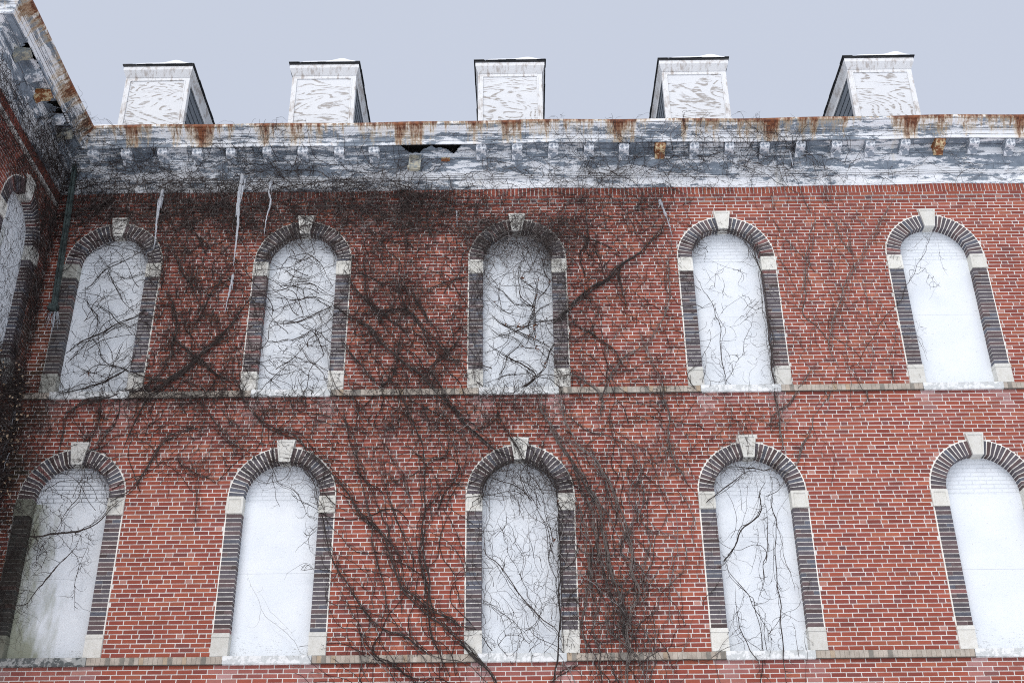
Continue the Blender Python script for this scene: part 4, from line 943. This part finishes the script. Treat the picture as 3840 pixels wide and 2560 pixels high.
runners('long ivy runners climbing the brick either side of the lower middle window', [(-2.7, 5.6, -.85, 9.2, 46, (112, 118, 125, 95), 1.2, 3.0, .0048, .1), (.85, 5.5, 1.9, 9.3, 60, (96, 102, 110, 90), 1.2, 3.2, .0045, -.35), (1.9, 5.6, 2.9, 9.5, 10, (70, 110, 60), 1, 2, .003, .1)])
runners('ivy runners crossing between the two leftmost upper windows', [(-5.95, 10.3, -4.45, 13.8, 60, (48, 55, 128, 135, 90), .8, 2.2, .0048, .2)])
runners('ivy runners crossing between the second and the middle upper windows', [(-2.75, 10.3, -.85, 13.8, 64, (122, 130, 126, 60, 95), .8, 2.4, .0048, .15)])
runners('ivy runners crossing between the middle and fourth upper windows', [(.9, 9.2, 2.75, 13.6, 50, (45, 55, 118, 125, 90, 100), .8, 2.0, .0042, .05)])
runners('thin grey ivy runners between the two rightmost upper windows', [(4.45, 10.3, 6.2, 14.0, 24, (62, 75, 95, 110, 118), .8, 2.2, .0028, -.6), (3.0, 8.9, 5.2, 10.2, 10, (60, 75, 110), .6, 1.4, .0032, -.3)])
runners('ivy runners sweeping over the brick below the upper belt course', [(-7.3, 8.9, -4.2, 10.2, 26, (40, 50, 130, 140), .7, 1.8, .0046, .1), (-4.2, 8.7, 1.2, 10.3, 62, (125, 132, 140, 60, 115), .8, 2.2, .0048, .1)])
runners('drooping ivy runners hanging on the brick just under the cornice', [(-7.8, 13.35, -4.6, 14.25, 120, (0, 180, 200, -30, -90), .5, 1.6, .0044, .05), (-4.6, 13.3, -.9, 14.3, 140, (0, 180, -25, 205, -80, -100), .5, 1.6, .0046, -.05), (-.9, 13.3, 2.7, 14.15, 64, (0, 180, -60, 240, 90), .5, 1.4, .0036, -.1)])
runners('ivy runners trailing along the frieze of the cornice', [(-7.7, 14.25, -3.0, 14.75, 46, (0, 180, 20, 160), .5, 1.8, .0042, .15), (-3.0, 14.25, 5.2, 14.8, 52, (0, 180, 30, 150, 90), .5, 1.6, .0034, .05), (-7, 14.8, 6, 15.2, 22, (0, 180, 40, 140, 100), .3, .9, .0026, .05), (5.2, 14.3, 8.6, 14.7, 16, (10, 170, 30), .5, 1.3, .0028, 0)])
runners('curving ivy runners netting the three left upper window boards', [(-7.2, 10.5, -6.4, 13.1, 26, (20, 35, 150, 120, 80), .5, 1.3, .0050, .34), (-4.0, 10.5, -3.2, 13.2, 32, (10, 170, 30, 150, 100), .5, 1.3, .0052, .34), (-.35, 10.5, .45, 13.2, 26, (100, 130, 150, 40, 80), .5, 1.3, .0042, .35)])
runners('slender ivy runners on the board of the lower middle window', [(-.4, 6.3, .5, 9.0, 20, (100, 115, 70, 130, 85), .5, 1.4, .0030, .2)])
runners('slender ivy strands hanging inside the fourth lower window', [(3.3, 6.2, 4.1, 8.9, 14, (90, 85, 100, 75), .5, 1.5, .0028, .1)])

def wf(p): return (CORNER - p[1], p[0], p[2])
def wing_mass(label, regs, k=1, leaves=0):
    T = Tubes(); Lv = Leaves()
    for u0, z0, u1, z1, cnt, md, y, r in regs:
        for _ in range(int(cnt * k)):
            x, z = rnd.uniform(u0, u1), rnd.uniform(z0, z1)
            th = -PI / 2 + rnd.gauss(0, .7) if md == 'v' else rnd.uniform(0, 2 * PI)
            twig(T, x, z, th, rnd.uniform(.2, .8), rnd.uniform(.002, .0045) * r, rnd.uniform(.01, y), .24, .04, -PI / 2, dk=.15, xf=wf, fork=.4)
            if rnd.random() < leaves:
                p = wf((x, -rnd.uniform(.02, y + .1), z)); Lv.add(p[0], p[1], p[2], rnd.uniform(.015, .03), mixc((.20, .13, .08), (.42, .32, .22), rnd.random()))
    o = T.build('ivy_twigs', M_bark); tag(o, label, 'ivy', kind='stuff')
    if Lv.m.f: tag(Lv.m.build('dead_leaves', M_leaf), 'tan dead leaves scattered in the %s' % 'dark corner ivy', 'leaves', kind='stuff')
wing_mass('dense brown ivy twigs covering the underside and frieze of the wing cornice', [(-3.3, 13.4, -.1, 14.5, 760, 'r', .13, 1.2), (-1.6, 14.2, -.3, 14.9, 320, 'r', .08, 1.1), (-1.4, 14.6, -.4, 15.3, 60, 'r', .04, .8)])
wing_mass('ivy twigs over the wing wall and its algae-stained window', [(-3.0, 10.3, -.05, 13.6, 760, 'v', .10, 1.0), (-.6, 10.3, -.02, 13.8, 700, 'v', .12, 1.0)])
wing_mass('very dense dark ivy in the corner below the upper belt course', [(-1.6, 6.5, -.02, 10.6, 2200, 'v', .30, 1.3)], leaves=.10)
def corner_mass():
    T = Tubes()
    for _ in range(1500):
        x, z = rnd.uniform(-7.98, -7.45 if rnd.random() < .6 else -7.15), rnd.uniform(6.5, 14.4)
        if z > 10.8 and (rnd.random() < .6 or x > -7.45): continue
        twig(T, x, z, -PI / 2 + rnd.gauss(0, .7), rnd.uniform(.2, .7), rnd.uniform(.002, .0045), rnd.uniform(.01, .12), .25, .04, -PI / 2, dk=.2)
    tag(T.build('ivy_twigs', M_bark), 'ivy twigs filling the inner corner beside and below the drainpipe', 'ivy', kind='stuff')
corner_mass()

# ---------------------------------------------------------------- icicles
def icicle(label, pts, r0, y=-.17, extra=0):
    T = Tubes(); P = catmull([Vector((a, y, b)) for a, b in pts], .03); n = len(P)
    R = [max(.002, r0 * .8 * (1 - i / (n - 1)) ** .75 * (1 + .30 * math.sin(i * .8) * rnd.random() + rnd.gauss(0, .10)) + .003) for i in range(n)]
    T.add([tuple(p + Vector((rnd.gauss(0, .003), 0, 0))) for p in P], R, (1, 1, 1), 8)
    for _ in range(extra):
        i = rnd.randrange(n // 3); p = P[i] + Vector((rnd.uniform(-1.6, 1.6) * r0, rnd.uniform(-.02, .02), 0)); L = rnd.uniform(.08, .3)
        T.add([tuple(p + Vector((0, 0, -L * k / 5))) for k in range(6)], [r0 * .5 * (1 - k / 5.5) + .002 for k in range(6)], (1, 1, 1), 6)
    o = T.build('icicle', M_ice); tag(o, label, 'icicle', 'icicles hanging under the cornice')
icicle('longest white icicle, hanging from the frieze between the two leftmost upper windows', [(-4.765, 14.50), (-4.77, 14.0), (-4.735, 13.4), (-4.725, 12.62)], .042, -.19, 4)
icicle('slanting icicle below the longest one, ending level with the mid window boards', [(-4.735, 12.50), (-4.76, 12.2), (-4.80, 11.75)], .024, -.10, 1)
icicle('thin icicle just right of the longest one, in two kinked pieces', [(-4.25, 14.40), (-4.27, 14.15), (-4.22, 13.95), (-4.26, 13.6), (-4.27, 13.25)], .022, -.17, 2)
icicle('ragged frozen icicle cluster above the right side of the first upper window', [(-6.14, 14.25), (-6.15, 13.95), (-6.16, 13.6), (-6.14, 13.35), (-6.13, 13.0)], .034, -.14, 8)
icicle('crooked icicle on brick left of the fourth upper window', [(2.53, 13.97), (2.60, 13.72), (2.66, 13.45), (2.70, 13.18)], .028, -.06, 1)
icicle('small icicle on brick left of the middle upper window', [(-1.00, 13.78), (-.99, 13.66), (-.985, 13.45)], .016, -.06, 0)
icicle('tiny icicle hanging from the cornice bed above the fourth and fifth upper windows', [(4.85, 14.86), (4.87, 14.7), (4.88, 14.5)], .016, -.27, 0)
def ice_fan(label, x, y, z, w, h, cnt, name='frozen_spill'):
    T = Tubes()
    for _ in range(cnt):
        u = rnd.uniform(-1, 1); L = h * rnd.uniform(.3, 1) * (1 - .4 * abs(u)); px = x + u * w * .4; n = 7
        T.add([(px + u * w * .5 * k / n + rnd.gauss(0, .004), y - rnd.uniform(0, .02), z - L * k / n) for k in range(n)], [.006 * (1 - k / n) * rnd.uniform(.7, 1.2) + .002 for k in range(n)], (1, 1, 1), 5)
    tag(T.build(name, M_ice), label, 'ice')
ice_fan('frozen water spill on the brick below the drainpipe mouth', -7.66, -.015, 11.86, .17, .60, 15)
T = Tubes()
for _ in range(34):
    u, z = rnd.uniform(-1.1, -.15), rnd.uniform(6.8, 10.0); L = rnd.uniform(.2, .9); n = 8
    T.add([wf((u + rnd.gauss(0, .003), -(.04 + rnd.uniform(0, .12)), z - L * k / n)) for k in range(n)], [.007 * (1 - k / n) * rnd.uniform(.6, 1.2) + .002 for k in range(n)], (1, 1, 1), 5)
tag(T.build('ice_streaks', M_ice), 'ice streaks frozen in the dark corner ivy of the wing', 'ice')

# ---------------------------------------------------------------- light, sky, camera
W = bpy.data.worlds.new('World'); scene.world = W; W.use_nodes = True; nt = W.node_tree; nt.nodes.clear()
out = nt.nodes.new('ShaderNodeOutputWorld'); sky = nt.nodes.new('ShaderNodeTexSky'); sky.sky_type = 'NISHITA'; sky.sun_disc = False
SE, SA = math.radians(48), math.radians(200)     # sun direction: behind the camera, a little to its left
sky.sun_elevation = SE; sky.sun_rotation = SA; sky.dust_density = 4
b1 = nt.nodes.new('ShaderNodeBackground'); b1.inputs['Strength'].default_value = .10; nt.links.new(sky.outputs[0], b1.inputs[0])
b2 = nt.nodes.new('ShaderNodeBackground'); b2.inputs['Strength'].default_value = 1.0
tc = nt.nodes.new('ShaderNodeTexCoord'); sd = Vector((math.sin(SA) * math.cos(SE), math.cos(SA) * math.cos(SE), math.sin(SE)))
dot = nt.nodes.new('ShaderNodeVectorMath'); dot.operation = 'DOT_PRODUCT'; dot.inputs[1].default_value = sd; nt.links.new(tc.outputs['Generated'], dot.inputs[0])
rp = nt.nodes.new('ShaderNodeValToRGB'); e = rp.color_ramp.elements
e[0].position = .0; e[0].color = (.635, .69, .825, 1); e[1].position = 1; e[1].color = (1.35, 1.37, 1.45, 1)
k = e.new(.62); k.color = (.645, .698, .818, 1)
mr = nt.nodes.new('ShaderNodeMapRange'); mr.inputs[1].default_value = -1; mr.inputs[2].default_value = 1; nt.links.new(dot.outputs['Value'], mr.inputs[0]); nt.links.new(mr.outputs[0], rp.inputs[0])
nz = nt.nodes.new('ShaderNodeTexNoise'); nz.inputs['Scale'].default_value = 1.6; nz.inputs['Detail'].default_value = 3; nt.links.new(tc.outputs['Generated'], nz.inputs['Vector'])
nr = nt.nodes.new('ShaderNodeMapRange'); nr.inputs[3].default_value = .955; nr.inputs[4].default_value = 1.045; nt.links.new(nz.outputs['Fac'], nr.inputs[0])
ml = nt.nodes.new('ShaderNodeVectorMath'); ml.operation = 'SCALE'; nt.links.new(rp.outputs[0], ml.inputs[0]); nt.links.new(nr.outputs[0], ml.inputs['Scale']); nt.links.new(ml.outputs[0], b2.inputs[0])
ms = nt.nodes.new('ShaderNodeMixShader'); ms.inputs[0].default_value = .88; nt.links.new(b1.outputs[0], ms.inputs[1]); nt.links.new(b2.outputs[0], ms.inputs[2]); nt.links.new(ms.outputs[0], out.inputs[0])

L = bpy.data.lights.new('Sun', 'SUN'); L.energy = 1.15; L.angle = math.radians(24); L.color = (1.0, .97, .93)
lo = bpy.data.objects.new('Sun', L); COL.objects.link(lo); lo.rotation_euler = sd.to_track_quat('Z', 'Y').to_euler()

cam = bpy.data.cameras.new('Camera'); co = bpy.data.objects.new('Camera', cam); COL.objects.link(co); scene.camera = co
cam.sensor_width = 36; cam.lens = 42.54; cam.clip_end = 1500; cam.clip_start = .1
rt = Vector((.99993325, .00802619, -.00831082)); up = Vector((.01116317, -.4856967, .87405612)); bk = Vector((.0029788, -.87409055, -.48575388))
M = Matrix((rt, up, bk)).transposed().to_4x4(); M.translation = CAMLOC; co.matrix_world = M
scene.view_settings.view_transform = 'Standard'; scene.view_settings.look = 'None'; scene.view_settings.exposure = 0; scene.view_settings.gamma = 1
scene.render.engine = 'CYCLES'; scene.cycles.max_bounces = 6; scene.cycles.diffuse_bounces = 3; scene.cycles.use_denoising = False; scene.cycles.filter_width = 1.05
